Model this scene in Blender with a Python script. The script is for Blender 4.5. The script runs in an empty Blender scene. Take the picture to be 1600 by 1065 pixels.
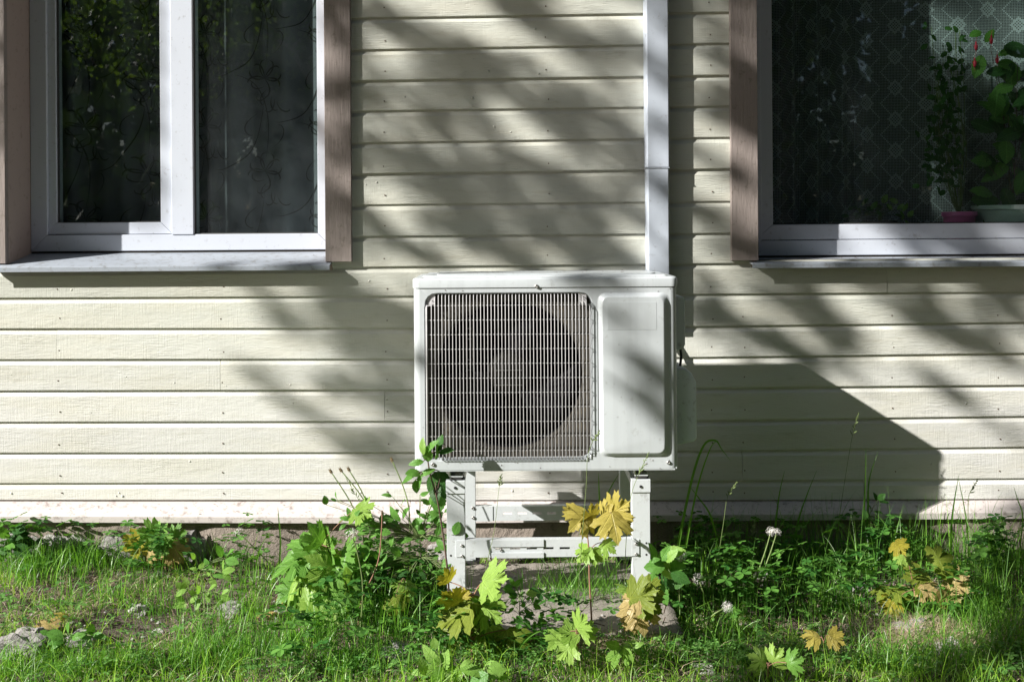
import bpy, math, random
import numpy as np
from mathutils import Vector, Matrix
R = math.radians
random.seed(7); rng = np.random.default_rng(7)
SC = bpy.context.scene; COL = SC.collection

# ---------------------------------------------------------------- camera, sky, sun, exposure
CAMY, CAMZ, F, ROLL = -3.5, 1.25, 1556.0, R(0.4)
cd = bpy.data.cameras.new('camera'); cam = bpy.data.objects.new('camera', cd); COL.objects.link(cam)
cd.sensor_width = 36; cd.lens = F / 1600 * 36; cd.shift_y = -182.5 / 1600; cd.clip_end = 500; cd.clip_start = .05
cam.matrix_world = Matrix.Translation((0, CAMY, CAMZ)) @ Matrix.Rotation(R(90), 4, 'X') @ Matrix.Rotation(-ROLL, 4, 'Z')
SC.camera = cam
SUN = Vector((1.85, 1.0, -1.18))                 # the way the sunlight travels
w = bpy.data.worlds.new('World'); SC.world = w; w.use_nodes = True
nt = w.node_tree; nt.nodes.clear()
sky = nt.nodes.new('ShaderNodeTexSky'); sky.sky_type = 'NISHITA'; sky.sun_disc = False
sky.sun_elevation = math.atan2(1.18, math.hypot(1.85, 1)); sky.sun_rotation = math.atan2(-1.85, -1.0)
bg = nt.nodes.new('ShaderNodeBackground'); bg.inputs[1].default_value = .05
wo = nt.nodes.new('ShaderNodeOutputWorld'); nt.links.new(sky.outputs[0], bg.inputs[0]); nt.links.new(bg.outputs[0], wo.inputs[0])
sl = bpy.data.lights.new('sun', 'SUN'); sl.energy = 5; sl.angle = R(.5); sl.color = (1, .97, .91)
so = bpy.data.objects.new('sun', sl); COL.objects.link(so); so.rotation_euler = SUN.to_track_quat('-Z', 'Y').to_euler()
so.location = (-9, -9, 9)
SC.view_settings.view_transform = 'Standard'; SC.view_settings.look = 'None'
SC.view_settings.exposure = .97; SC.view_settings.gamma = 1

# ---------------------------------------------------------------- measuring: a point of the place seen at (px,py) at depth y
def P(px, py, y):
    a, b = px - 800, 350 - py; c, s = math.cos(ROLL), math.sin(ROLL)
    k = (y - CAMY) / F
    return Vector(((a * c + b * s) * k, y, CAMZ + (b * c - a * s) * k))
def X(px, py, y): return P(px, py, y).x
def Z(px, py, y): return P(px, py, y).z

# ---------------------------------------------------------------- mesh helpers
class MB:
    def __init__(s): s.v = []; s.f = []
    def add(s, vs, fs):
        n = len(s.v); s.v += [tuple(p) for p in vs]; s.f += [tuple(i + n for i in f) for f in fs]; return s
    def box(s, x0, x1, y0, y1, z0, z1):
        vs = [(x, y, z) for z in (z0, z1) for y in (y0, y1) for x in (x0, x1)]
        return s.add(vs, [(0, 2, 3, 1), (4, 5, 7, 6), (0, 1, 5, 4), (2, 6, 7, 3), (0, 4, 6, 2), (1, 3, 7, 5)])
    def tube(s, pts, rad, n=6, cap=True):
        pts = [Vector(p) for p in pts]; rs = rad if hasattr(rad, '__len__') else [rad] * len(pts)
        vs = []; fs = []; up = None
        for i, p in enumerate(pts):
            d = (pts[min(i + 1, len(pts) - 1)] - pts[max(i - 1, 0)])
            d = d.normalized() if d.length > 1e-9 else Vector((0, 0, 1))
            if up is None: up = Vector((0, 0, 1)) if abs(d.z) < .9 else Vector((0, 1, 0))
            a = d.cross(up).normalized(); b = d.cross(a).normalized(); up = -b if (-b).dot(up) > 0 else b
            for k in range(n):
                t = 2 * math.pi * k / n; vs.append(p + (a * math.cos(t) + b * math.sin(t)) * rs[i])
        for i in range(len(pts) - 1):
            for k in range(n):
                k2 = (k + 1) % n; fs.append((i * n + k, i * n + k2, (i + 1) * n + k2, (i + 1) * n + k))
        if cap: fs += [tuple(range(n)), tuple(range((len(pts) - 1) * n, len(pts) * n))[::-1]]
        return s.add(vs, fs)
    def loops(s, loops, close=True, cap0=False, cap1=False):
        n = len(loops[0]); vs = [p for l in loops for p in l]; fs = []
        for i in range(len(loops) - 1):
            for k in range(n if close else n - 1):
                k2 = (k + 1) % n; fs.append((i * n + k, i * n + k2, (i + 1) * n + k2, (i + 1) * n + k))
        if cap0: fs.append(tuple(range(n))[::-1])
        if cap1: fs.append(tuple(range((len(loops) - 1) * n, len(loops) * n)))
        return s.add(vs, fs)
    def prism(s, poly, y0, y1):                     # poly: (x,z) pairs
        return s.loops([[(x, y0, z) for x, z in poly], [(x, y1, z) for x, z in poly]], True, True, True)
    def prismx(s, poly, x0, x1):                    # poly: (y,z) pairs
        return s.loops([[(x0, y, z) for y, z in poly], [(x1, y, z) for y, z in poly]], True, True, True)
    def prismz(s, poly, z0, z1):
        return s.loops([[(x, y, z0) for x, y in poly], [(x, y, z1) for x, y in poly]], True, True, True)
    def mesh(s, name, fix=True):
        me = bpy.data.meshes.new(name); me.from_pydata(s.v, [], s.f); me.update()
        if fix:
            import bmesh
            bm = bmesh.new(); bm.from_mesh(me); bmesh.ops.recalc_face_normals(bm, faces=bm.faces); bm.to_mesh(me); bm.free()
        return me

def obj(name, mb, m, parent=None, bevel=0, smooth=False, kind=None, seg=2, fix=True):
    me = mb if isinstance(mb, bpy.types.Mesh) else mb.mesh(name, fix)
    o = bpy.data.objects.new(name, me); COL.objects.link(o)
    if m and not len(me.materials): me.materials.append(m)
    if parent: o.parent = parent; o.matrix_parent_inverse = Matrix.Translation(-parent.location)
    if kind: o['kind'] = kind
    if smooth:
        me.polygons.foreach_set('use_smooth', [True] * len(me.polygons))
    if bevel:
        b = o.modifiers.new('bevel', 'BEVEL'); b.width = bevel; b.segments = seg; b.limit_method = 'ANGLE'; b.angle_limit = R(35)
        b.harden_normals = True; me.polygons.foreach_set('use_smooth', [True] * len(me.polygons))
    return o
def tag(o, label, cat, group=None):
    o['label'] = label; o['category'] = cat
    if group: o['group'] = group
    return o
def thing(name, label, cat, loc, group=None):
    o = bpy.data.objects.new(name, None); COL.objects.link(o); o.location = loc; o.empty_display_size = .1
    return tag(o, label, cat, group)

# ---------------------------------------------------------------- materials
def newmat(name):
    m = bpy.data.materials.new(name); m.use_nodes = True; m.node_tree.nodes.clear(); return m, m.node_tree
class NG:
    def __init__(s, nt): s.nt = nt
    def n(s, t, **kw):
        nd = s.nt.nodes.new('ShaderNode' + t)
        for k, v in kw.items():
            if k.startswith('i_'):
                key = k[2:]; nd.inputs[int(key) if key.isdigit() else key.replace('_', ' ')].default_value = v
            else: setattr(nd, k, v)
        return nd
    def l(s, a, b): s.nt.links.new(a, b)
    def math(s, op, a, b=None, c=None, clamp=False):
        nd = s.n('Math', operation=op, use_clamp=clamp)
        for i, q in enumerate((a, b, c)):
            if q is None: continue
            if hasattr(q, 'is_output'): s.l(q, nd.inputs[i])
            else: nd.inputs[i].default_value = q
        return nd.outputs[0]
    def mix(s, fac, a, b, mode='MIX'):
        nd = s.n('Mix', data_type='RGBA', blend_type=mode)
        for sock, q in ((nd.inputs[0], fac), (nd.inputs[6], a), (nd.inputs[7], b)):
            if hasattr(q, 'is_output'): s.l(q, sock)
            else: sock.default_value = q if isinstance(q, (int, float)) else (*q, 1)
        return nd.outputs[2]
    def ramp(s, fac, stops):
        nd = s.n('ValToRGB'); s.l(fac, nd.inputs[0]); e = nd.color_ramp.elements
        while len(e) < len(stops): e.new(.5)
        for el, (p, c) in zip(e, stops): el.position = p; el.color = (c, c, c, 1) if isinstance(c, (int, float)) else (*c, 1)
        return nd.outputs[0]
    def noise(s, vec, scale, detail=4, rough=.5, vscale=None):
        if vscale is not None:
            mp = s.n('Mapping'); mp.inputs['Scale'].default_value = vscale; s.l(vec, mp.inputs[0]); vec = mp.outputs[0]
        nd = s.n('TexNoise', i_Scale=scale, i_Detail=detail, i_Roughness=rough); s.l(vec, nd.inputs['Vector']); return nd.outputs[0]

def painted(name, base, rough=.5, var=.1, dirt=0, dirtcol=(.12, .10, .07), bumps=(), spec=.5, streak=None, metallic=0):
    m, nt = newmat(name); g = NG(nt)
    pos = g.n('NewGeometry').outputs['Position']
    pr = g.n('BsdfPrincipled', i_Roughness=rough, i_Metallic=metallic); pr.inputs['Specular IOR Level'].default_value = spec
    big = g.noise(pos, 3.2, 5); col = g.mix(g.math('MULTIPLY', g.math('SUBTRACT', big, .35, clamp=True), var * 4, clamp=True), base, tuple(c * .72 for c in base))
    if streak:
        st = g.noise(pos, 1, 5, .65, streak); col = g.mix(g.ramp(st, [(.45, 0), (.75, .35)]), col, tuple(c * .7 for c in base))
    if dirt:
        d = g.ramp(g.noise(pos, 38, 7, .72), [(.60 - dirt * .15, 0), (.74, 1)]); col = g.mix(g.math('MULTIPLY', d, min(1, .35 + dirt)), col, dirtcol)
    oi = g.n('ObjectInfo').outputs['Random']
    col = g.mix(1.0, col, g.ramp(oi, [(0, 1.0), (1, 1 - var * .9)]), 'MULTIPLY')
    g.l(col, pr.inputs['Base Color'])
    last = None
    for (sc, vs, dist, det) in bumps:
        b = g.n('Bump', i_Distance=dist, i_Strength=1.0); g.l(g.noise(pos, sc, det, .6, vs), b.inputs['Height'])
        if last: g.l(last, b.inputs['Normal'])
        last = b.outputs[0]
    if last: g.l(last, pr.inputs['Normal'])
    o = g.n('OutputMaterial'); g.l(pr.outputs[0], o.inputs[0]); return m

def leafmat(name, c1, c2, veins=False, trans=.38, rough=.45, gloss=.03, attr=False, tip=None):
    m, nt = newmat(name); g = NG(nt)
    oi = g.n('ObjectInfo').outputs['Random']; pos = g.n('NewGeometry').outputs['Position']
    if attr:
        fac = g.n('Attribute', attribute_name='tint').outputs['Fac']
    else:
        fac = g.math('ADD', g.math('MULTIPLY', oi, .6), g.math('MULTIPLY', g.noise(pos, 45, 3), .5))
    if tip: col = g.ramp(fac, [(.0, c1), (.55, c2), (.9, c2), (1, tip)])
    else: col = g.mix(fac, c1, c2)
    bumpn = None
    if veins:
        uv = g.n('UVMap', uv_map='UVMap').outputs[0]; sp = g.n('SeparateXYZ'); g.l(uv, sp.inputs[0])
        x = g.math('ABSOLUTE', sp.outputs[0]); y = sp.outputs[1]; res = None
        for ang in ((90, 48, 12) if veins == 'maple' else (90,)):
            ca, sa = math.cos(R(ang)), math.sin(R(ang))
            d = g.math('ABSOLUTE', g.math('SUBTRACT', g.math('MULTIPLY', x, sa), g.math('MULTIPLY', y, ca)))
            v = g.math('SUBTRACT', 1, g.math('DIVIDE', d, .017), clamp=True)
            res = v if res is None else g.math('MAXIMUM', res, v)
        # side veins: a fine herringbone off the midrib
        s_ = g.math('FRACT', g.math('MULTIPLY', g.math('SUBTRACT', y, g.math('MULTIPLY', x, .75)), 8.0))
        v2 = g.math('MULTIPLY', g.math('SUBTRACT', 1, g.math('DIVIDE', g.math('ABSOLUTE', g.math('SUBTRACT', s_, .5)), .09), clamp=True), .45)
        res = g.math('MAXIMUM', res, v2)
        col = g.mix(g.math('MULTIPLY', res, .55), col, tuple(min(1, c * 2.0 + .04) for c in c2))
        bl = g.noise(pos, 160, 3); col = g.mix(g.ramp(bl, [(.5, 0), (.7, .3)]), col, tuple(c * .6 for c in c1))
        bp = g.n('Bump', i_Distance=.0015, i_Strength=.9); g.l(g.math('ADD', res, g.math('MULTIPLY', g.noise(pos, 120, 3), .8)), bp.inputs['Height']); bumpn = bp.outputs[0]
    df = g.n('BsdfDiffuse'); tr = g.n('BsdfTranslucent'); gl = g.n('BsdfGlossy', i_Roughness=rough)
    g.l(col, df.inputs[0]); g.l(g.mix(1.0, col, (1.25, 1.3, .65), 'MULTIPLY'), tr.inputs[0])
    m1 = g.n('MixShader', i_0=trans); g.l(df.outputs[0], m1.inputs[1]); g.l(tr.outputs[0], m1.inputs[2])
    m2 = g.n('MixShader', i_0=gloss); g.l(m1.outputs[0], m2.inputs[1]); g.l(gl.outputs[0], m2.inputs[2])
    if bumpn:
        for q in (df, gl): g.l(bumpn, q.inputs['Normal'])
    o = g.n('OutputMaterial'); g.l(m2.outputs[0], o.inputs[0]); return m

def siding_material():
    m, nt = newmat('cream_siding_paint'); g = NG(nt)
    pos = g.n('NewGeometry').outputs['Position']; oi = g.n('ObjectInfo').outputs['Random']
    off = g.n('VectorMath', operation='ADD'); g.l(pos, off.inputs[0]); cb = g.n('CombineXYZ'); g.l(g.math('MULTIPLY', oi, 37.0), cb.inputs[0]); g.l(g.math('MULTIPLY', oi, 11.0), cb.inputs[2]); g.l(cb.outputs[0], off.inputs[1])
    v = off.outputs[0]
    pr = g.n('BsdfPrincipled', i_Roughness=.55); pr.inputs['Specular IOR Level'].default_value = .35
    base = (.70, .675, .575)
    z = g.n('SeparateXYZ'); g.l(pos, z.inputs[0])
    # yellower and darker higher up, dappled shade put into the colour; paler low down
    col = g.mix(g.ramp(z.outputs[2], [(.55, 0), (1.0, 1)]), (.645, .64, .615), (.575, .585, .525))
    col = g.mix(g.ramp(g.noise(v, 2.2, 5, .6, (1, 1, 5)), [(.42, 0), (.72, .7)]), col, (.60, .58, .49))
    col = g.mix(g.ramp(g.noise(v, 30, 6, .7, (.25, 1, 1.6)), [(.56, 0), (.70, .55)]), col, (.45, .43, .35))
    col = g.mix(g.ramp(g.noise(v, 150, 3, .6), [(.69, 0), (.76, .6)]), col, (.16, .14, .10))
    col = g.mix(1.0, col, g.ramp(oi, [(0, 1.0), (1, .85)]), 'MULTIPLY'); g.l(col, pr.inputs['Base Color'])
    # sawn grain: wavering rings round knots, and fine vertical saw marks
    wv = g.n('TexWave', wave_type='RINGS', rings_direction='SPHERICAL', i_Scale=11, i_Distortion=14, i_Detail=4); wv.inputs['Detail Scale'].default_value = 1.6
    mp = g.n('Mapping'); mp.inputs['Scale'].default_value = (.55, 1, 5); g.l(v, mp.inputs[0]); g.l(mp.outputs[0], wv.inputs['Vector'])
    mask = g.ramp(g.noise(v, 4.0, 2), [(.45, 0), (.62, 1)])
    b1 = g.n('Bump', i_Distance=.0006); g.l(g.math('MULTIPLY', wv.outputs[1], mask), b1.inputs['Height'])
    b2 = g.n('Bump', i_Distance=.0018); g.l(g.noise(v, 55, 6, .62, (.35, 1, 1.5)), b2.inputs['Height']); g.l(b1.outputs[0], b2.inputs['Normal'])
    b3 = g.n('Bump', i_Distance=.0008); g.l(g.noise(v, 30, 3, .6, (9, 1, .3)), b3.inputs['Height']); g.l(b2.outputs[0], b3.inputs['Normal'])
    b4 = g.n('Bump', i_Distance=.004); g.l(g.noise(v, 5, 2, .5, (.5, 1, 2)), b4.inputs['Height']); g.l(b3.outputs[0], b4.inputs['Normal'])
    g.l(b4.outputs[0], pr.inputs['Normal'])
    o = g.n('OutputMaterial'); g.l(pr.outputs[0], o.inputs[0]); return m

def glass_material():
    m, nt = newmat('window_glass'); g = NG(nt)
    pos = g.n('NewGeometry').outputs['Position']
    tr = g.n('BsdfTransparent'); tr.inputs[0].default_value = (.80, .86, .84, 1)
    gl = g.n('BsdfGlossy', i_Roughness=.012); lw = g.n('Fresnel', i_IOR=1.85)
    front = g.math('SUBTRACT', 1.0, g.n('NewGeometry').outputs['Backfacing'])
    b = g.n('Bump', i_Distance=.004, i_Strength=.35); g.l(g.noise(pos, 1.6, 1), b.inputs['Height']); g.l(b.outputs[0], gl.inputs['Normal'])
    mx = g.n('MixShader'); g.l(g.math('MULTIPLY', lw.outputs[0], front), mx.inputs[0]); g.l(tr.outputs[0], mx.inputs[1]); g.l(gl.outputs[0], mx.inputs[2])
    df = g.n('BsdfDiffuse'); df.inputs[0].default_value = (.55, .6, .65, 1)
    z = g.n('SeparateXYZ'); g.l(pos, z.inputs[0])
    dust = g.math('ADD', g.ramp(g.noise(pos, 120, 4, .7), [(.60, 0), (.72, .10)]), g.math('MULTIPLY', g.ramp(g.noise(pos, 6, 5, .7), [(.35, 0), (.8, 1)]), g.ramp(z.outputs[2], [(.1, .07), (1, .012)])))
    mp = g.n('MapRange', i_1=1.2, i_2=2.1, i_3=.035, i_4=.002); g.l(z.outputs[2], mp.inputs[0])
    dust = g.math('ADD', g.ramp(g.noise(pos, 150, 4, .7), [(.66, 0), (.75, .07)]), g.math('MULTIPLY', g.ramp(g.noise(pos, 7, 5, .7), [(.3, .1), (.75, 1)]), mp.outputs[0]))
    m2 = g.n('MixShader'); g.l(dust, m2.inputs[0]); g.l(mx.outputs[0], m2.inputs[1]); g.l(df.outputs[0], m2.inputs[2])
    o = g.n('OutputMaterial'); g.l(m2.outputs[0], o.inputs[0]); return m

def lace_material():
    m, nt = newmat('white_filet_lace'); g = NG(nt)
    uv = g.n('UVMap', uv_map='UVMap').outputs[0]; sp = g.n('SeparateXYZ'); g.l(uv, sp.inputs[0])
    C = .0061
    u = g.math('DIVIDE', sp.outputs[0], C); v = g.math('DIVIDE', sp.outputs[1], C)
    i = g.math('FLOOR', u); j = g.math('FLOOR', v)
    colid = g.math('FLOOR', g.math('DIVIDE', i, 20.0)); odd = g.math('MODULO', g.math('ABSOLUTE', colid), 2.0)
    a = g.math('SUBTRACT', g.math('SUBTRACT', i, g.math('MULTIPLY', colid, 20.0)), 10.0)
    jj = g.math('ADD', j, g.math('MULTIPLY', odd, 10.0))
    b = g.math('SUBTRACT', g.math('SUBTRACT', jj, g.math('MULTIPLY', g.math('FLOOR', g.math('DIVIDE', jj, 20.0)), 20.0)), 10.0)
    a = g.math('ABSOLUTE', a); b = g.math('ABSOLUTE', b)
    diag = g.math('LESS_THAN', g.math('ABSOLUTE', g.math('SUBTRACT', a, b)), .6)
    s = g.math('ADD', a, b)
    mot = g.math('LESS_THAN', s, 5.5)
    par = g.math('MODULO', s, 2.0)
    hole = g.math('MULTIPLY', g.math('LESS_THAN', s, 3.5), g.math('GREATER_THAN', par, .5))
    mot = g.math('MULTIPLY', mot, g.math('SUBTRACT', 1, hole))
    sq = g.math('MULTIPLY', g.math('LESS_THAN', g.math('MAXIMUM', a, b), 3.5), g.math('LESS_THAN', g.math('MINIMUM', a, b), 1.5)); sq = g.math('MULTIPLY', sq, g.math('SUBTRACT', 1, hole))
    fill = g.math('MAXIMUM', g.math('MAXIMUM', diag, mot), sq)
    fu = g.math('ABSOLUTE', g.math('SUBTRACT', g.math('FRACT', u), .5)); fv = g.math('ABSOLUTE', g.math('SUBTRACT', g.math('FRACT', v), .5))
    line = g.math('GREATER_THAN', g.math('MAXIMUM', fu, fv), .37)
    al = g.math('MAXIMUM', g.math('MULTIPLY', fill, .92), line)
    df = g.n('BsdfDiffuse'); df.inputs[0].default_value = (.60, .65, .67, 1); tl = g.n('BsdfTranslucent'); tl.inputs[0].default_value = (.60, .65, .67, 1)
    mm = g.n('MixShader', i_0=.4); g.l(df.outputs[0], mm.inputs[1]); g.l(tl.outputs[0], mm.inputs[2])
    t = g.n('BsdfTransparent'); mx = g.n('MixShader'); g.l(al, mx.inputs[0]); g.l(t.outputs[0], mx.inputs[1]); g.l(mm.outputs[0], mx.inputs[2])
    o = g.n('OutputMaterial'); g.l(mx.outputs[0], o.inputs[0]); return m

M = {}
M['siding'] = siding_material()
M['trim'] = painted('brown_trim_paint', (.295, .25, .232), .6, .12, .35, bumps=((60, (2.2, 1, .25), .0016, 5), (12, (1, 1, .3), .002, 3)), spec=.3)
M['reveal'] = painted('smooth_brown_paint', (.37, .295, .265), .6, .06, .25, bumps=((40, (1, 1, .3), .0004, 4),), spec=.3)
M['pvc'] = painted('white_pvc', (.57, .605, .68), .32, .04, .12, bumps=((20, None, .0002, 2),))
M['pvcgrey'] = painted('pvc_gasket', (.05, .05, .05), .6, 0)
M['duct'] = painted('white_duct_plastic', (.49, .535, .61), .38, .05, .15, bumps=((9, (1, 1, .4), .002, 2),))
M['sheet'] = painted('grey_sheet_metal', (.36, .395, .45), .35, .12, .5, bumps=((14, None, .0012, 3),), spec=.6)
M['fascia'] = painted('pinkish_white_paint', (.61, .55, .535), .5, .12, .5, (.10, .06, .04), bumps=((30, (.3, 1, 1), .0012, 4),), streak=(2, 6, 30))
M['casing'] = painted('white_enamel', (.54, .575, .595), .30, .08, .10, (.2, .2, .17), bumps=((7, None, .0006, 2),), spec=.55, streak=(30, 10, 1.2))
M['casing_side'] = painted('grey_plastic', (.70, .76, .80), .45, .05, .2)
M['shroud'] = painted('dusty_grey_plastic', (.065, .06, .052), .7, .2, .6, spec=.12)
M['fan'] = painted('dark_fan_plastic', (.012, .0115, .014), .5, .3, .2, (.06, .055, .05), spec=.12)
M['hub'] = painted('dusty_hub', (.020, .020, .017), .6, .2, .2, spec=.12)
M['black'] = painted('black_coil', (.012, .012, .014), .8, .2, spec=.08)
M['wire'] = painted('white_grille_wire', (.50, .49, .50), .4, .1, .15)
M['steel'] = painted('white_powder_coat', (.58, .61, .63), .36, .07, .22, (.16, .14, .1), bumps=((60, None, .0003, 2),))
M['galv'] = painted('galvanised_steel', (.45, .44, .43), .42, .2, .6, metallic=.75)
M['rubber'] = painted('black_rubber', (.03, .03, .03), .75, .2, .4)
M['shadowgap'] = painted('dark_sheathing', (.05, .04, .03), .9, .1)
M['concrete'] = painted('rough_concrete', (.34, .285, .245), .9, .25, .45, (.12, .11, .09), bumps=((28, None, .012, 8), (220, None, .0035, 4)), spec=.2)
M['slab'] = painted('weathered_slab', (.33, .295, .26), .9, .25, .45, (.10, .09, .07), bumps=((12, None, .008, 8), (160, None, .002, 4)), spec=.2)
M['stone'] = painted('grey_granite', (.33, .31, .30), .85, .3, .5, (.10, .09, .08), bumps=((25, None, .015, 8), (150, None, .003, 4)), spec=.25)
M['whitestone'] = painted('pale_stone', (.42, .40, .385), .85, .25, .4, bumps=((40, None, .01, 7),), spec=.25)
M['soil'] = painted('stony_soil', (.19, .145, .12), .95, .6, .9, (.46, .39, .34), bumps=((22, None, .03, 9), (150, None, .008, 5)), spec=.1)
M['straw'] = leafmat('dry_straw', (.40, .29, .20), (.66, .54, .42), attr=True, trans=.2, gloss=.02)
M['litter'] = painted('brown_litter', (.10, .055, .03), .8, .4)
M['grass'] = leafmat('grass_blades', (.035, .15, .010), (.31, .54, .05), attr=True, trans=.42, gloss=.05, tip=(.40, .34, .14))
M['clover'] = leafmat('clover_leaves', (.07, .20, .04), (.19, .37, .09), attr=True, trans=.35)
M['tallgrass'] = leafmat('tall_grass', (.035, .15, .015), (.24, .50, .05), attr=True, trans=.4, gloss=.06)
M['weed'] = leafmat('weed_leaves', (.03, .12, .02), (.13, .30, .05), attr=True, trans=.35)
M['m_green'] = leafmat('maple_green', (.09, .225, .03), (.19, .36, .075), 'maple', .38, .4, .02)
M['m_lime'] = leafmat('maple_lime', (.18, .32, .045), (.31, .46, .10), 'maple', .36, .4, .02)
M['m_yellow'] = leafmat('maple_yellow', (.33, .32, .035), (.48, .40, .06), 'maple', .4, .4, .02)
M['m_gold'] = leafmat('maple_gold', (.36, .29, .06), (.47, .40, .10), 'maple', .36, .4, .02)
M['m_tan'] = leafmat('maple_tan', (.33, .24, .09), (.45, .35, .15), 'maple', .33, .4, .02)
M['m_olive'] = leafmat('maple_olive', (.12, .19, .02), (.24, .29, .045), 'maple', .4, .45, .02)
M['l_green'] = leafmat('leaf_green', (.07, .20, .03), (.15, .33, .06), 'oval', .35, .45, .02)
M['l_lime'] = leafmat('leaf_lime', (.17, .35, .05), (.29, .46, .11), 'oval', .4, .45, .02)
M['l_dark'] = leafmat('leaf_dark', (.02, .08, .015), (.06, .16, .03), 'oval', .3, .45, .02)
M['stem'] = painted('green_stem', (.16, .22, .07), .6, .2)
M['redstem'] = painted('reddish_stem', (.30, .15, .10), .6, .2)
M['woodstem'] = painted('woody_stem', (.13, .08, .06), .7, .2)
M['fluff'] = painted('seed_fluff', (.80, .77, .73), .9, .1)
M['seed'] = painted('brown_seed', (.14, .10, .05), .8, .2)
M['bark'] = painted('birch_bark', (.42, .40, .36), .8, .3, .7, (.03, .03, .03), bumps=((14, (1, 1, 3), .01, 5),))
M['bark_dark'] = painted('dark_bark', (.07, .055, .04), .9, .3, .3, bumps=((20, (3, 3, .5), .02, 5),))
M['birchleaf'] = leafmat('birch_leaf', (.08, .17, .02), (.22, .33, .04), attr=True, trans=.5, gloss=.05)
M['hedgeleaf'] = leafmat('forest_leaf', (.02, .05, .012), (.06, .11, .02), attr=True, trans=.25, gloss=.04)
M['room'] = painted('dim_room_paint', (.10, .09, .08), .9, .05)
M['curtain'] = painted('dark_sheer_curtain', (.13, .13, .15), .85, .1)
M['print'] = painted('black_scroll_print', (.012, .012, .012), .8, 0)
M['lace'] = lace_material()
M['glass'] = glass_material()
M['pinkpot'] = painted('pink_pot', (.75, .16, .45), .4, .05)
M['palepot'] = painted('pale_green_pot', (.42, .52, .50), .4, .05)
M['fuchsia'] = painted('red_flower', (.60, .015, .05), .5, .1)

# ================================================================ THE SETTING: ground
SLAB_Z = .135
def gz(x, y):
    s = .055 + .035 * max(0, y + .75) - .02 * max(0, -y - .9) * min(1, max(0, 3 + y)) 
    n = .018 * math.sin(x * 2.3 + 1.1) * math.sin(y * 3.1 + .4) + .010 * math.sin(x * 6.1 + y * 4.3) + .006 * math.sin(x * 13.7 - y * 9.1 + 1.7)
    s += .055 * math.exp(-((x - .13) / .55) ** 2 - ((y + .85) / .30) ** 2)
    return s + n * (1 if y < 0.2 else 0)
def rows(a, b, n): return list(np.linspace(a, b, n, endpoint=False))
gxs = rows(-60, -4, 12) + rows(-4, 4, 170) + list(np.linspace(4, 60, 13))
gys = rows(-70, -5, 12) + rows(-5, -2, 24) + rows(-2, .1, 64) + [.1]
mb = MB(); nx = len(gxs)
mb.v = [(x, y, gz(x, y) + (random.uniform(-.007, .007) if -2.2 < y and abs(x) < 4 else 0)) for y in gys for x in gxs]
mb.f = [(j * nx + i, j * nx + i + 1, (j + 1) * nx + i + 1, (j + 1) * nx + i) for j in range(len(gys) - 1) for i in range(nx - 1)]
obj('ground', mb, M['soil'], kind='structure', smooth=True)
def base_on(px, py):                                   # ground point seen at a pixel
    y = -.8
    for _ in range(12):
        a, b = px - 800, 350 - py
        xx = P(px, py, y).x; z = gz(xx, y); y = CAMY + F * (CAMZ - z) / (py - 350)
    y = min(y, -.065); p = P(px, py, y); return Vector((p.x, y, gz(p.x, y)))

# ================================================================ THE HOUSE
house = thing('wooden_house', 'cream weatherboard house wall with brown window trims above a concrete foundation', 'house', (0, .1, 0))
# rows (in photograph pixels) of the lower board edges at known columns
XC = [0, 640, 1100, 1600]
upper = [(28.1, 18.6), (77.7, 67), (126, 117), (173.5, 165), (223, 214), (271.5, 263), (320, 314), (369, 363.6), (417, 411)]
lower = [(465.3, 462, 459, 456), (513, 512, 509.5, 503), (561, 560, 557.5, 551.5), (610, 608, 605, 601), (659, 657.5, 656, 649.5), (707, 706, 703.5, 698), (754.5, 753, 750.5, 747), (781, 781, 781, 779)]
def lin(l, r): return [l + (r - l) * (x - 548) / (1140 - 548) for x in XC]
lines = [lin(*u) for u in upper] + [list(q) for q in lower]
# turn into world heights at world x nodes
XW = [-4.2, X(0, 450, 0), X(640, 450, 0), X(1100, 450, 0), X(1600, 450, 0), 4.2]
ZL = []
for q in lines:
    zz = [Z(x, v, 0) for x, v in zip(XC, q)]
    ZL.append([zz[0]] + zz + [zz[-1]])
pitch = ZL[0][2] - ZL[1][2]
top = []
for k in range(22, 0, -1): top.append([z + pitch * k for z in ZL[0]])
ZL = top + ZL
def zat(k, x): return float(np.interp(x, XW, ZL[k]))
def board(k, x0, x1, name='siding_board'):
    """board between line k (its top) and line k+1 (its lower edge)"""
    nodes = sorted({x0, x1} | {x for x in XW if x0 < x < x1})
    lp = []; dy = random.uniform(-.0012, .0012)
    for x in nodes:
        t, b = zat(k, x), zat(k + 1, x) + random.uniform(-.0006, .0006)
        lp.append([(x, .030, b + .001), (x, .001 + dy, b), (x, dy, b + .0016), (x, dy, t - .021), (x, .0085 + dy, t - .007), (x, .0095 + dy, t + .008), (x, .030, t + .008)])
    m = MB(); m.loops(lp, True, True, True)
    return obj(name, m, M['siding'], house)
LT0, LT1 = X(507, 200, -.022), X(548, 200, -.022)      # right trim of left window
LW0 = X(8, 300, -.022); RW0 = X(1184, 200, -.022); RT0 = X(1142, 200, -.022)
LWx0, LWx1, RWx0, RWx1 = LW0, LT0, RW0, RW0 + 1.30
WTOP = 2.95
nl = len(ZL); joints = {}
def joint(px, py): 
    xw = X(px, py, 0); zw = Z(px, py, 0)
    for k in range(nl - 1):
        if zat(k + 1, xw) < zw < zat(k, xw): joints.setdefault(k, []).append(xw)
for p in ((88, 540), (344, 585), (601, 635), (1386, 436), (1160, 728), (1350, 765), (300, 768), (1120, 90), (700, 440), (1480, 530), (900, 680)):
    if p in ((1120, 90), (700, 440), (900, 680), (1480, 530), (300, 768)): continue
    joint(*p)
sill_z = zat(nl - 9, 0)
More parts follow.
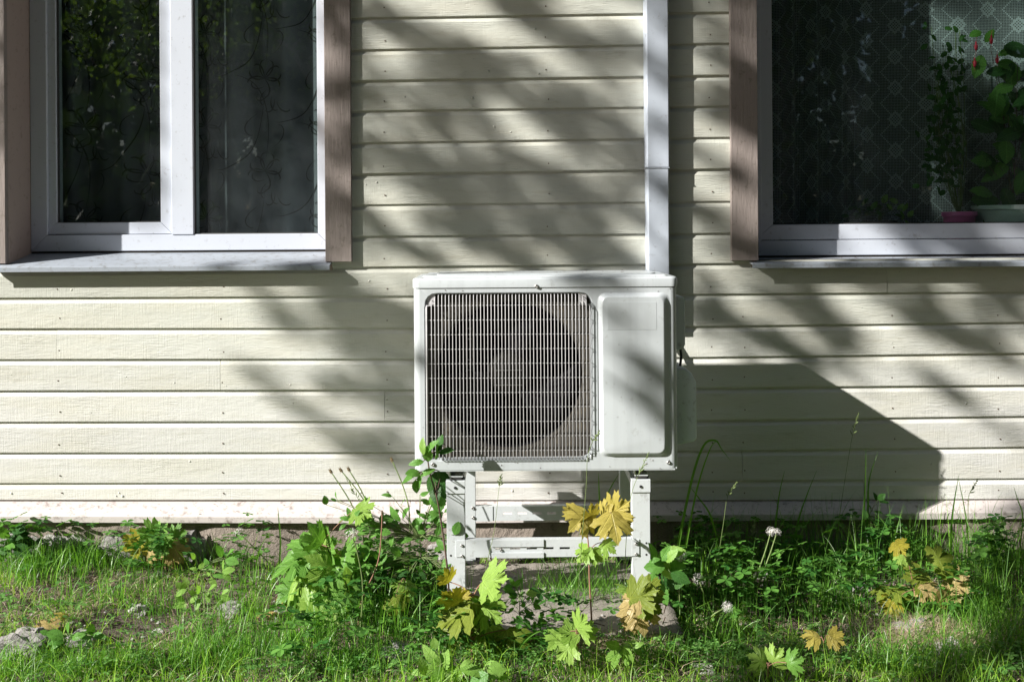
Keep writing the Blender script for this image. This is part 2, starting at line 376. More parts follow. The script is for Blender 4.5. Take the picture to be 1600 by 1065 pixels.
for k in range(nl - 1):
    zt, zb = zat(k, 0), zat(k + 1, 0)
    if zt > WTOP + .05 and zb > WTOP: spans = [(-4.2, 4.2)]
    elif zb >= sill_z - .02: spans = [(-4.2, LWx0 - .02), (LWx1 + .02, RWx0 - .02), (RWx1 + .02, 4.2)]
    else: spans = [(-4.2, 4.2)]
    for a, b in spans:
        cuts = [a] + sorted(j for j in joints.get(k, []) if a < j < b) + [b]
        for c0, c1 in zip(cuts, cuts[1:]): board(k, c0 + (.0007 if c0 != a else 0), c1 - (.0007 if c1 != b else 0))
# nails
nb = MB()
for k in range(18, nl - 1):
    for px in (92, 347, 603, 857, 1112, 1162, 1395, 1560):
        xw = X(px, 450, 0) + random.uniform(-.006, .006)
        if zat(k, xw) > sill_z and not (LT1 < xw < RT0): continue
        zz = zat(k + 1, xw) + .030 + random.uniform(-.006, .006)
        nb.tube([(xw, -.0018, zz), (xw, .002, zz)], .0024, 6)
obj('nail_heads', nb, M['litter'], house, kind='stuff')
kb = MB()                                                # knots and blemishes standing in the paint
for _ in range(120):
    xw = random.uniform(-1.8, 1.8); k = random.randrange(nl - 17, nl - 1)
    if zat(k, xw) > sill_z and not (LT1 < xw < RT0): continue
    zz = random.uniform(zat(k + 1, xw) + .012, zat(k, xw) - .03); r = random.uniform(.0012, .0035)
    kb.tube([(xw, .0015, zz), (xw + random.uniform(-.002, .002), -.0016, zz + random.uniform(-.002, .002))], [r * 1.8, r * .5], 6)
obj('paint_blister', kb, M['siding'], house, kind='stuff', smooth=True)
# sheathing behind, with the window openings
SH = MB(); y0, y1 = .0305, .055
ztop, zbot = ZL[0][0], ZL[-1][2] - .03
SZ = Z(800, 400, .0)                                    # opening bottom
SH.box(-4.2, LWx0 - .02, y0, y1, zbot, ztop); SH.box(LWx1 + .02, RWx0 - .02, y0, y1, zbot, ztop); SH.box(RWx1 + .02, 4.2, y0, y1, zbot, ztop)
for a, b in ((LWx0 - .02, LWx1 + .02), (RWx0 - .02, RWx1 + .02)):
    SH.box(a, b, y0, y1, zbot, SZ - .02); SH.box(a, b, y0, y1, WTOP + .02, ztop)
obj('sheathing', SH, M['shadowgap'], house)
# drip board at the foot of the wall, and foundation
zs = lambda px, py: Z(px, py, -.055)
lp = []
for px in (-900, 0, 640, 1100, 1600, 2500):
    q = min(max(px, 0), 1600); x = X(px, 800, -.03)
    tb = float(np.interp(q, XC, lines[-1])); bt = float(np.interp(q, XC, [815.5, 817.5, 813.5, 809.8]))
    zb_ = Z(q, tb, 0) + .004; zf = Z(q, bt - 10.5, -.055); zl = Z(q, bt, -.055)
    lp.append([(x, .028, zb_), (x, -.055, zf), (x, -.057, zf - .002), (x, -.057, zl), (x, -.052, zl), (x, -.048, zl + .015), (x, .028, zl + .018)])
pieces = [(0, 2), (2, 3), (3, 5)]
for i0, i1 in pieces:
    m = MB(); L = [list(q) for q in lp[i0:i1 + 1]]
    if i1 != 5: L[-1] = [(p[0] - .0012, p[1], p[2]) for p in L[-1]]
    m.loops(L, True, True, True); obj('drip_board', m, M['fascia'], house, bevel=.0012)
fb = MB(); nxx = 260; nzz = 16
for j in range(nzz + 1):
    for i in range(nxx + 1):
        x = -4.2 + 8.4 * i / nxx; z = -.15 + .395 * j / nzz
        d = .012 * math.sin(x * 5 + z * 9) * math.sin(z * 17 + x) + random.uniform(-.005, .005)
        if x < -.95: d += .014 * math.sin(x * 17 + 2) * math.sin(z * 25 + x * 6) - .006
        fb.v.append((x, -.036 - d, z))
fb.f = [(j * (nxx + 1) + i, j * (nxx + 1) + i + 1, (j + 1) * (nxx + 1) + i + 1, (j + 1) * (nxx + 1) + i) for j in range(nzz) for i in range(nxx)]
fb.box(-4.2, 4.2, .06, .30, -.15, .245)
obj('foundation', fb, M['concrete'], house, smooth=True)
def rock(name, cx, cy, cz, rx, ry, rz, m, parent=None, seed=0, n=10):
    r = random.Random(seed); vs = []; ph = [r.uniform(0, 6) for _ in range(6)]
    mbk = MB(); lps = []
    for i in range(1, n):
        th = math.pi * i / n; l = []
        for k in range(n + 4):
            p = 2 * math.pi * k / (n + 4)
            d = 1 + .16 * math.sin(2 * p + ph[0]) * math.sin(th * 2 + ph[1]) + .12 * math.sin(3 * p + ph[2] + th * 3) + .08 * math.sin(5 * p + ph[3] - th * 4) + r.uniform(-.06, .06)
            sx, sy, sz = math.sin(th) * math.cos(p), math.sin(th) * math.sin(p), math.cos(th)
            q = lambda v: math.copysign(abs(v) ** .75, v)
            l.append((cx + rx * d * q(sx), cy + ry * d * q(sy), cz + rz * d * q(sz)))
        lps.append(l)
    mbk.loops(lps, True, True, True)
    return obj(name, mbk, m, parent, smooth=False)
for i, (px, py, w_, h_, mk) in enumerate(((120, 848, 46, 22, 'whitestone'), (205, 852, 40, 24, 'stone'), (308, 850, 22, 28, 'stone'), (258, 846, 26, 18, 'whitestone'), (30, 846, 40, 22, 'stone'), (800, 850, 50, 14, 'whitestone'), (875, 852, 30, 12, 'stone'), (700, 850, 30, 14, 'stone'))):
    p = P(px, py, .03); s_ = 440.
    rock('foundation_stone', p.x, -.028, p.z, w_ / s_, .035, h_ / s_, M[mk], house, 10 + i)

# trims ------------------------------------------------------------
def trimbox(x0, x1, z0, z1, name='window_trim', y0=-.022, y1=.0, m='trim', bev=.0018):
    return obj(name, MB().box(x0, x1, y0, y1, z0, z1), M[m], house, bevel=bev)
tw = LT1 - LT0
zL = Z(530, 409, -.022); zLL = Z(0, 412, -.022); zR = Z(1160, 407, -.022)
trimbox(LT0, LT1, zL, WTOP + .09); trimbox(LW0 - tw, LW0, zLL, WTOP + .09)
trimbox(RT0, RT0 + (RW0 - RT0), zR, WTOP + .09); trimbox(RWx1, RWx1 + tw, zR, WTOP + .09)
trimbox(LW0 - tw - .02, LT1 + .02, WTOP + .091, WTOP + .19, y0=-.026); trimbox(RT0 - .02, RWx1 + tw + .02, WTOP + .091, WTOP + .19, y0=-.026)

# windows -----------------------------------------------------------
YW = .160                                               # outer face of the window frames
def mitred(parent, x0, x1, z0, z1, w_, y0, y1, m, name, nobot=False):
    """four mitred members of a frame"""
    g_ = .0004
    quads = {'left': [(x0, z0), (x0, z1), (x0 + w_, z1 - w_), (x0 + w_, z0 + w_)], 'right': [(x1, z0), (x1 - w_, z0 + w_), (x1 - w_, z1 - w_), (x1, z1)],
             'bot': [(x0 + g_, z0), (x0 + w_, z0 + w_ - g_), (x1 - w_, z0 + w_ - g_), (x1 - g_, z0)], 'top': [(x0 + g_, z1), (x1 - g_, z1), (x1 - w_, z1 - w_ + g_), (x0 + w_, z1 - w_ + g_)]}
    for k, q in quads.items():
        obj(name, MB().prism(q, y0, y1), m, parent, bevel=.0022, seg=3)
def sub(name, parent):
    o = bpy.data.objects.new(name, None); COL.objects.link(o); o.parent = parent; o.matrix_parent_inverse = Matrix.Translation(-parent.location); o.empty_display_size = .1
    return o
def box_into(parent, name, x0, x1, y0, y1, z0, z1, m, bev=.002):
    return obj(name, MB().box(x0, x1, y0, y1, z0, z1), m, parent, bevel=bev)
class _L:   # parent whose location is the origin
    pass
winL = sub('window', house); winL['label'] = 'two light white plastic window behind dark scroll patterned curtains'
winL.matrix_parent_inverse = Matrix.Translation((0, -.1, 0))
winR = sub('window', house); winR['label'] = 'wide white plastic window with lace curtain and house plants'
winR.matrix_parent_inverse = Matrix.Translation((0, -.1, 0))
# jambs
for (a, b) in ((LWx0 - .02, LWx0), (LWx1, LWx1 + .02)):
    box_into(winL, 'reveal_board', a, b, .0005, YW + .09, SZ - .045, WTOP + .02, M['reveal'], .001)
for (a, b) in ((RWx0 - .02, RWx0), (RWx1, RWx1 + .02)):
    box_into(winR, 'reveal_board', a, b, .0005, YW + .09, SZ - .045, WTOP + .02, M['reveal'], .001)
for wn, a, b in ((winL, LWx0, LWx1), (winR, RWx0, RWx1)):
    box_into(wn, 'reveal_board', a, b, .0005, YW + .09, WTOP, WTOP + .02, M['reveal'], .001)
# left window
fzb = Z(270, 391.5, YW); fx0 = LWx0 + .001; fx1 = LWx1 - .001; fz1 = WTOP - .001
fw = Z(270, 366, YW) - fzb
mitred(winL, fx0, fx1, fzb, fz1, fw, YW, YW + .07, M['pvc'], 'frame')
mx0, mx1 = X(267, 200, YW - .004), X(301, 200, YW - .004)
box_into(winL, 'mullion', mx0, mx1, YW - .004, YW + .07, fzb + fw * .98, fz1 - fw, M['pvc'])
ys = YW + .012                                          # opening sash sits a little back
sx0, sx1 = X(69, 200, ys), mx0 - .0015
sz0 = fzb + fw + .0015
mitred(winL, sx0, sx1, sz0, fz1 - fw - .001, Z(170, 347.5, ys) - sz0, ys, ys + .055, M['pvc'], 'sash')
def pane(win, x0, x1, z0, z1, y):
    obj('pane', MB().box(x0, x1, y, y + .004, z0, z1), M['glass'], win)
    f = MB(); t = .004; yy0, yy1 = y - .012, y - .001
    f.box(x0, x0 + t, yy0, yy1, z0, z1); f.box(x1 - t, x1, yy0, yy1, z0, z1); f.box(x0 + t, x1 - t, yy0, yy1, z0, z0 + t); f.box(x0 + t, x1 - t, yy0, yy1, z1 - t, z1)
    obj('gasket', f, M['pvcgrey'], win)
swL = Z(170, 347.5, ys) - sz0
pane(winL, sx0 + swL, sx1 - swL, sz0 + swL, fz1 - fw - swL, ys + .022)
pane(winL, mx1, fx1 - fw * .8, fzb + fw, fz1 - fw, YW + .022)
# right window: one sash in a frame
fzb2 = Z(1400, 398, YW); fw2 = Z(1400, 371.5, YW) - fzb2; gx0, gx1 = RWx0 + .001, RWx1 - .001
mitred(winR, gx0, gx1, fzb2, fz1, fw2 * .9, YW, YW + .07, M['pvc'], 'frame')
ys2 = YW + .004; a0 = gx0 + fw2 * .45
sw2 = X(1207, 200, ys2) - a0; sb2 = Z(1400, 349.5, ys2)
zb2 = fzb2 + fw2 * .9 + .002
h2 = sb2 - zb2
q0, q1, w0, w1 = a0, gx1 - .02, zb2, fz1 - fw2 * .9
for nm, q in (('l', [(q0, w0), (q0, w1), (q0 + sw2, w1 - h2), (q0 + sw2, w0 + h2)]), ('r', [(q1, w0), (q1 - sw2, w0 + h2), (q1 - sw2, w1 - h2), (q1, w1)]),
              ('b', [(q0 + .0004, w0), (q0 + sw2, w0 + h2 - .0004), (q1 - sw2, w0 + h2 - .0004), (q1 - .0004, w0)]), ('t', [(q0, w1), (q1, w1), (q1 - sw2, w1 - h2), (q0 + sw2, w1 - h2)])):
    obj('sash', MB().prism(q, ys2, ys2 + .055), M['pvc'], winR, bevel=.0025, seg=3)
pane(winR, q0 + sw2, q1 - sw2, w0 + h2, w1 - h2, ys2 + .024)
# sills: folded sheet metal, falling outward
def sill(win, x0, x1, pyb, pyt, pyl, pxm):
    yb, yf = YW + .004, -.050
    zb_ = Z(pxm, pyb, YW); zf = Z(pxm, pyt, yf); zl = Z(pxm, pyl, yf)
    prof = [(yb, zb_), (yf + .003, zf), (yf, zf - .003), (yf, zl), (yf + .002, zl), (yf + .0025, zf - .006), (yb, zb_ - .004)]
    o = obj('sill', MB().prismx(prof, x0, x1), M['sheet'], win, bevel=.0008); o['label'] = 'grey folded metal window sill'
    return zb_, zf
sLb, sLf = sill(winL, X(-30, 420, -.05), X(515, 420, -.05), 394.5, 415, 423.5, 270)
sRb, sRf = sill(winR, X(1176, 412, -.05), RWx1 + .03, 401, 409.5, 417.5, 1400)
# under-sill filler so no gap shows
for wn, a, b, zz in ((winL, LWx0, LWx1, fzb), (winR, RWx0, RWx1, fzb2)):
    box_into(wn, 'subsill', a, b, YW + .006, YW + .07, zz - .06, zz - .002, M['shadowgap'], 0)
# litter on the sills and ledges
lt = MB()
def speck(x, y, z, r, lt=lt):
    a = random.uniform(0, 3.14); l = r * random.uniform(1, 3.2); c, s = math.cos(a) * l, math.sin(a) * l
    lt.add([(x - c, y - s * .4, z + .0005), (x + s * .4, y - c * .4, z + .0005), (x + c, y + s * .4, z + .001), (x - s * .3, y + c * .4, z + r * .6)], [(0, 1, 2), (0, 2, 3), (0, 3, 1), (1, 3, 2)])
for _ in range(90):
    t = random.random() ** .5; x = random.uniform(LWx0 + .25, LT1); y = YW - .02 + (-.06 - YW + .02) * (1 - t); speck(x, y, sLb + (sLf - sLb) * (YW + .004 - y) / (YW + .054) + .001, .0018)
for _ in range(160):
    t = random.random() ** .4; x = random.uniform(RWx0 + .1, 2.1); y = YW - .01 - .17 * (1 - t); speck(x, y, sRb + (sRf - sRb) * (YW + .004 - y) / (YW + .054) + .001, .002)
for _ in range(230):
    x = random.uniform(-1.9, 1.9); y = random.uniform(-.05, -.004)
    px = 800 + x * 445; tb = float(np.interp(px, XC, lines[-1])); bt = float(np.interp(px, XC, [815.5, 817.5, 813.5, 809.8])) - 10.5
    z0_ = Z(px, tb, 0); z1_ = Z(px, bt, -.055); speck(x, y, z0_ + .004 + (z1_ - z0_ - .004) * (.028 - y) / .083 + .002, .0016)
obj('dead_leaf_bits', lt, M['litter'], kind='stuff')

# room behind the windows
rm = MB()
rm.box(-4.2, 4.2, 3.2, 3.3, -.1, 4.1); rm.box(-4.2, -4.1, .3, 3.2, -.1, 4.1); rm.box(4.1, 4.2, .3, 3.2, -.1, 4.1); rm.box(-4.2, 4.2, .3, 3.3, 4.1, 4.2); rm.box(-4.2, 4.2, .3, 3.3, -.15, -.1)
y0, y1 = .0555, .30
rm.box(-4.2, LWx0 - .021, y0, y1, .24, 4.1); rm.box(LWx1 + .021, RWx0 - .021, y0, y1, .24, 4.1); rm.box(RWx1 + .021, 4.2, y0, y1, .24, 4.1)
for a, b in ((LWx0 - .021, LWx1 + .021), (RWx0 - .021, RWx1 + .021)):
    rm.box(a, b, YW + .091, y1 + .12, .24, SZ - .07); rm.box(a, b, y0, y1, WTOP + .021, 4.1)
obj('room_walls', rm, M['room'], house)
rf = MB(); rf.box(-4.5, 4.5, -.55, 3.4, 4.30, 4.38)
obj('eave', rf, M['trim'], house)  # out of view; overhang deepened to block upper sky from the wall
for wn, a, b, zz in ((winL, LWx0, LWx1, fzb), (winR, RWx0, RWx1, fzb2)):
    box_into(wn, 'window_board', a, b, YW + .0705, .42, zz + .02, zz + .045, M['pvc'])

# ---------------------------------------------------------------- curtains
def fold_surface(x0, x1, z0, z1, fy, n=240, m_=2):
    v = []; f = []; uv = []
    us = 0; prev = None
    for i in range(n + 1):
        x = x0 + (x1 - x0) * i / n; y = fy(x)
        if prev: us += math.hypot(x - prev[0], y - prev[1])
        prev = (x, y)
        for j in range(m_ + 1):
            z = z0 + (z1 - z0) * j / m_; v.append((x, y, z)); uv.append((us, z))
    for i in range(n):
        for j in range(m_): a = i * (m_ + 1) + j; f.append((a, a + m_ + 1, a + m_ + 2, a + 1))
    return v, f, uv
def curtain(name, label, x0, x1, z0, z1, fy, mat):
    v, f, uv = fold_surface(x0, x1, z0, z1, fy)
    me = bpy.data.meshes.new(name); me.from_pydata(v, [], f); me.materials.append(mat)
    ul = me.uv_layers.new(name='UVMap')
    for lo in me.loops: ul.data[lo.index].uv = uv[lo.vertex_index]
    me.polygons.foreach_set('use_smooth', [True] * len(me.polygons))
    o = bpy.data.objects.new(name, me); COL.objects.link(o); return tag(o, label, 'curtain')
fyL = lambda x: .36 + .026 * math.sin(x * 30) + .010 * math.sin(x * 61 + 1)
cl = curtain('curtain', 'dark curtain with black scroll print behind the two light window', LWx0 + .03, LWx1 - .01, 1.19, WTOP, fyL, M['curtain'])
pr_ = MB()
def ribbon(pts, w0):
    n = len(pts)
    for i in range(n - 1):
        (xa, za), (xb, zb) = pts[i], pts[i + 1]; d = math.hypot(xb - xa, zb - za) or 1
        nx_, nz_ = -(zb - za) / d, (xb - xa) / d
        wa = w0 * math.sin(math.pi * (i + .15) / (n)) ; wb = w0 * math.sin(math.pi * (i + 1.15) / (n + .3))
        if not (LWx0 + .05 < min(xa, xb) and max(xa, xb) < LWx1 - .02): continue
        q = [(xa - nx_ * wa, za - nz_ * wa), (xb - nx_ * wb, zb - nz_ * wb), (xb + nx_ * wb, zb + nz_ * wb), (xa + nx_ * wa, za + nz_ * wa)]
        pr_.add([(x, fyL(x) - .003, z) for x, z in q], [(0, 1, 2, 3)])
def spiral(x, z, a, s, turn, r0, n=18, w_=.0022):
    pts = []; 
    for i in range(n):
        pts.append((x, z)); t = i / n; st = r0 * (1 - .75 * t) * .18; x += math.cos(a) * st; z += math.sin(a) * st; a += turn * (.08 + .38 * t)
    ribbon(pts, w_)
for cx in np.arange(-1.66, -.66, .235):
    for cz in np.arange(1.28, 2.9, .36):
        oz = cz + (.18 if int(round((cx + 1.66) / .235)) % 2 else 0)
        for k in range(9):
            a = R(-60 + 30 * k) + .1; spiral(cx, oz, a, 1, (1 if k % 2 else -1) * .8, .055, 14, .0034)
        for k in range(6): spiral(cx + .01 * k, oz - .03 - .012 * k, R(200 + 18 * k), 1, .9 if k % 2 else -1, .05, 14, .0028)
        spiral(cx, oz + .03, R(80), 1, .35, .16, 22, .0022); spiral(cx, oz - .05, R(-95), 1, -.35, .16, 22, .0022)
        spiral(cx + .03, oz + .09, R(30), 1, .9, .07, 16, .002); spiral(cx - .03, oz - .13, R(210), 1, .9, .07, 16, .002)
obj('scroll_print', pr_, M['print'], cl, fix=False)
def fyR(x):
    t = min(1, max(0, (1.42 - x) / .1)); return .40 + t * (.030 * math.sin(x * 62) + .012 * math.sin(x * 131)) + .008 * math.sin(x * 17)
curtain('curtain', 'white filet lace curtain with diamond pattern hanging in the right window', RWx0 + .01, RWx1 + .05, 1.0, WTOP + .05, fyR, M['lace'])
fyR2 = lambda x: .47 + .03 * math.sin(x * 50)

# ================================================================ PIPE DUCT on the wall
dx0, dx1 = X(1009.5, 200, -.052), X(1045, 200, -.052)
duct = thing('pipe_duct', 'white plastic duct running down the boards to the top of the heat pump', 'duct', (dx0, 0, 2.0))
def ductpiece(z0, z1, g_):
    a, b, d = dx0 - g_, dx1 + g_, -.052 - g_
    poly = [(a, -.001), (a, d + .010), (a + .007, d), (b - .003, d), (b, d + .003), (b, -.001)]
    obj('duct_section', MB().prismz(poly, z0, z1), M['duct'], duct, bevel=.001)
zj = Z(1027, 261, -.052)
ductpiece(zj, 4.2, .0012); ductpiece(Z(1027, 503, -.05), zj - .001, -.0005)
obj('joint_seam', MB().box(dx0 - .0016, dx1 + .0016, -.0538, -.0005, zj - .004, zj - .0005), M['sheet'], duct)

zd = Z(1027, 503, -.05)
for k_, (ox, oz) in enumerate(((0, 0), (.020, -.02))):
    pm_ = MB(); pm_.tube([(dx0 + .020 + ox, -.027, zd + .03), (dx0 + .022 + ox, -.030, zd - .02), (dx0 + .030 + ox * .6, -.07, zd - .075 + oz), (dx0 + .028, -.20 - ox, zd - .10 + oz), (dx0 + .020, -.36 - ox, zd - .13 + oz)], .0095, 10)
    obj('insulated_pipe', pm_, M['pvc'], duct, smooth=True)

# ================================================================ HEAT PUMP
YF, YB = -.557, -.287
UX0, UX1, UZ0, UZ1 = -.2936, .4870, .5248, 1.062
unit = thing('heat_pump', 'white outdoor heat pump unit with wire fan grille standing on a metal frame', 'heat pump', (.1, -.42, UZ0))
def rr(cx, cy, hx, hy, r, n=6):
    out = []
    for sx, sy, a0 in ((1, 1, 0), (-1, 1, 90), (-1, -1, 180), (1, -1, 270)):
        for k in range(n + 1):
            a = R(a0 + 90 * k / n); out.append((cx + sx * (hx - r) + r * math.cos(a), cy + sy * (hy - r) + r * math.sin(a)))
    return out
def polar_rr(cx, cz, x0, x1, z0, z1, r, angs):
    """rounded rectangle sampled along rays from (cx,cz)"""
    mx, mz, hx, hz = (x0 + x1) / 2, (z0 + z1) / 2, (x1 - x0) / 2, (z1 - z0) / 2
    def sd(x, z):
        qx, qz = abs(x - mx) - hx + r, abs(z - mz) - hz + r
        return math.hypot(max(qx, 0), max(qz, 0)) + min(max(qx, qz), 0) - r
    out = []
    for a in angs:
        lo, hi = 0, 2
        for _ in range(40):
            m = (lo + hi) / 2
            if sd(cx + math.cos(a) * m, cz + math.sin(a) * m) < 0: lo = m
            else: hi = m
        out.append((cx + math.cos(a) * lo, cz + math.sin(a) * lo))
    return out
CR = .020
xs = X(928, 590, YF)                                    # where the fan side ends and the service side begins
gx0, gx1, gz0, gz1 = X(663.5, 590, YF), X(931 - 4, 590, YF), Z(795, 719.5, YF), Z(795, 456.5, YF)
gx1 = min(gx1, xs - .001)
cx, cz = (gx0 + gx1) / 2, (gz0 + gz1) / 2
fx0, fx1 = UX0 + CR, xs
angs = sorted([2 * math.pi * k / 144 + .001 for k in range(144)] + [math.atan2(z - cz, x - cx) % (2 * math.pi) for x in (fx0, fx1) for z in (UZ0, UZ1)])
o_ = polar_rr(cx, cz, fx0, fx1, UZ0, UZ1, 1e-5, angs)
pts = lambda q, y: [(x, y, z) for x, z in q]
i0 = polar_rr(cx, cz, gx0, gx1, gz0, gz1, .036, angs); i1 = polar_rr(cx, cz, gx0 + .002, gx1 - .002, gz0 + .002, gz1 - .002, .034, angs)
i2 = polar_rr(cx, cz, gx0 + .006, gx1 - .006, gz0 + .006, gz1 - .006, .030, angs)
body = MB()
body.loops([pts(o_, YF), pts(i0, YF), pts(i1, YF + .0015), pts(i2, YF + .026)])
# service side with its raised cover
ax0, ax1, az0, az1 = X(934, 590, YF), X(1047, 590, YF), Z(990, 713, YF), Z(990, 456.5, YF)
bx0, bx1, bz0, bz1 = X(943, 590, YF - .013), X(1036.5, 590, YF - .013), Z(990, 707, YF - .013), Z(990, 464.5, YF - .013)
acx, acz = (ax0 + ax1) / 2, (az0 + az1) / 2; sx0_, sx1_ = xs, UX1 - CR
ang2 = sorted([2 * math.pi * k / 200 + .001 for k in range(200)] + [math.atan2(z - acz, x - acx) % (2 * math.pi) for x in (sx0_, sx1_) for z in (UZ0, UZ1)])
so_ = polar_rr(acx, acz, sx0_, sx1_, UZ0, UZ1, 1e-5, ang2)
ia = polar_rr(acx, acz, ax0, ax1, az0, az1, .024, ang2)
sec = MB(); sec.loops([pts(so_, YF), pts(ia, YF)])
# wrapped sides: rounded front corners, flat sides and back
plan = []
for k in range(7): a = R(270 - 90 * k / 6); plan.append((UX0 + CR + CR * math.cos(a), YF + CR + CR * math.sin(a)))
plan += [(UX0, YB), (UX1, YB)]
for k in range(7): a = R(0 - 90 * k / 6); plan.append((UX1 - CR + CR * math.cos(a), YF + CR + CR * math.sin(a)))
sidem = MB(); sidem.loops([[(x, y, UZ0) for x, y in plan], [(x, y, UZ1) for x, y in plan]], close=False)
cas = MB(); cas.add(body.v, body.f); cas.add(sec.v, sec.f); cas.add(sidem.v, sidem.f)
cas.box(UX0 + .004, UX1 - .004, YF + .004, YB - .002, UZ0 - .001, UZ0 + .004)
# soft lower hem
cas.prismx([(YF + .001, UZ0), (YF + .001, UZ0 - .004), (YF + .01, UZ0 - .004), (YF + .01, UZ0)], UX0 + .01, UX1 - .01)
o = obj('casing', cas, M['casing'], unit, fix=False)
import bmesh
bm = bmesh.new(); bm.from_mesh(o.data); bmesh.ops.remove_doubles(bm, verts=bm.verts, dist=.00004); bmesh.ops.recalc_face_normals(bm, faces=bm.faces); bm.to_mesh(o.data); bm.free()
o.data.polygons.foreach_set('use_smooth', [True] * len(o.data.polygons))
def smooth_angle(o, deg=30):
    me = o.data; bm = bmesh.new(); bm.from_mesh(me)
    for e in bm.edges:
        if len(e.link_faces) == 2 and e.calc_face_angle(0) > R(deg): e.smooth = False
    bm.to_mesh(me); bm.free()
smooth_angle(o, 28)
# raised cover: rolled shoulder made of several rings
L = []
for t in (0, .12, .3, .5, .7, .86, .95, 1.0):
    s_ = t * t * (3 - 2 * t)
    q = polar_rr(acx, acz, ax0 + (bx0 - ax0) * t, ax1 + (bx1 - ax1) * t, az0 + (bz0 - az0) * t, az1 + (bz1 - az1) * t, .024 - .006 * t, ang2)
    L.append(pts(q, YF - .0002 - .013 * s_))
cv = MB(); cv.loops(L, True, False, True)
o = obj('service_cover', cv, M['casing'], unit, smooth=True); smooth_angle(o, 40)
# faint outline where a label once was
lx0, lx1, lz0, lz1 = X(949, 500, YF - .0135), X(1026, 500, YF - .0135), Z(990, 515, YF - .0135), Z(990, 472, YF - .0135)
obj('label_outline', MB().box(lx0, lx1, YF - .0137, YF - .0131, lz0, lz1), M['casing'], unit, bevel=.0002)
# lid
lm = MB(); hx, hy = (UX1 - UX0) / 2 + .003, (YB - YF) / 2 + .003; lcx, lcy = (UX0 + UX1) / 2, (YF + YB) / 2
LL = []
for dz, ins, r in ((-.0005, 0, .022), (.0215, 0, .022), (.025, .0015, .021), (.0278, .006, .018), (.0288, .012, .016), (.0288, .026, .012), (.0300, .028, .012), (.0335, .031, .010), (.0340, .033, .01)):
    LL.append([(x, y, UZ1 + .0015 + dz) for x, y in rr(lcx, lcy, hx - ins, hy - ins, r, 7)])
lm.loops(LL, True, True, True)
o = obj('lid', lm, M['casing'], unit, smooth=True); smooth_angle(o, 50)
obj('lid_seam', MB().box(UX0 + .008, UX1 - .008, YF + .002, YB - .004, UZ1 - .001, UZ1 + .002), M['shadowgap'], unit)
lw = .012
lwp = MB()
lx = [UX0 + .07, UX1 - .05]
obj('lid_panel', MB().prismz(rr(lcx + .005, lcy, .33, .085, .02), UZ1 + .0352, UZ1 + .039), M['casing'], unit, bevel=.001)
# fan compartment
yS = YF + .026
NA = 96; an = [2 * math.pi * k / NA for k in range(NA)]
fcx, fcz, fr = X(796, 587, yS), Z(796, 587, yS), 116.5 / (F / (yS - CAMY))
r0 = polar_rr(fcx, fcz, gx0 + .0055, gx1 - .0055, gz0 + .0055, gz1 - .0055, .030, an)
circ = lambda r, y: [(fcx + r * math.cos(a), y, fcz + r * math.sin(a)) for a in an]
sh = MB(); sh.loops([pts(r0, yS), circ(fr + .006, yS), circ(fr, yS + .004), circ(fr - .004, yS + .03)])
o = obj('fan_shroud', sh, M['shroud'], unit, smooth=True); smooth_angle(o, 35)
dk = MB(); dk.loops([circ(fr - .004, yS + .03), circ(fr + .002, yS + .09)]); o = obj('fan_ring', dk, M['fan'], unit, smooth=True)
co = MB(); co.box(UX0 + .01, xs - .002, YB - .03, YB - .004, UZ0 + .01, UZ1 - .01)
for k in range(70):
    x = UX0 + .015 + k * .0071
    co.box(x, x + .0012, YB - .042, YB - .03, UZ0 + .01, UZ1 - .01)
obj('coil', co, M['black'], unit)
fan = sub('fan', unit)
hubm = MB(); hub = [(.001, .034), (.02, .033), (.05, .030), (.062, .022), (.066, .006), (.066, -.05)]
hubm.loops([[(fcx + r * math.cos(a), yS + .075 - h, fcz + r * math.sin(a)) for a in an[::3]] for r, h in hub], True, True, False)
obj('hub', hubm, M['hub'], fan, smooth=True)
for k in range(3):
    a0 = R(75 + 120 * k); b = MB(); nr, na = 8, 12; lo = []
    for i in range(nr + 1):
        r = .058 + (fr - .014 - .058) * i / nr; t = i / nr
        wid = .62 + .75 * t - .25 * t * t; sk = .35 * t
        lo.append([(fcx + r * math.cos(a0 + sk + wid * (j / na - .5)), yS + .068 + .030 * (j / na - .5) * (1.3 - .4 * t) - .008 * math.sin(math.pi * j / na), fcz + r * math.sin(a0 + sk + wid * (j / na - .5))) for j in range(na + 1)])
    n_ = na + 1; vs = [p for l in lo for p in l]
    b.add(vs, [(i * n_ + j, i * n_ + j + 1, (i + 1) * n_ + j + 1, (i + 1) * n_ + j) for i in range(nr) for j in range(na)])
    bo = obj('blade', b, M['fan'], fan, smooth=True); so2 = bo.modifiers.new('t', 'SOLIDIFY'); so2.thickness = .003
# motor bracket seen behind the fan
br = MB()
for px in (727, 737): br.box(X(px, 500, yS + .11), X(px, 500, yS + .11) + .004, yS + .11, yS + .115, UZ0 + .03, UZ1 - .03)
for i in range(16): z = UZ0 + .05 + .032 * i; br.box(X(727, 500, yS + .11), X(737, 500, yS + .11) + .004, yS + .108, yS + .112, z, z + .0025)
for z in (Z(800, 578, yS + .045), Z(800, 601, yS + .045)): br.box(X(771, 590, yS), X(816, 590, yS), yS + .036, yS + .038, z, z + .0016)
obj('motor_bracket', br, M['galv'], unit)
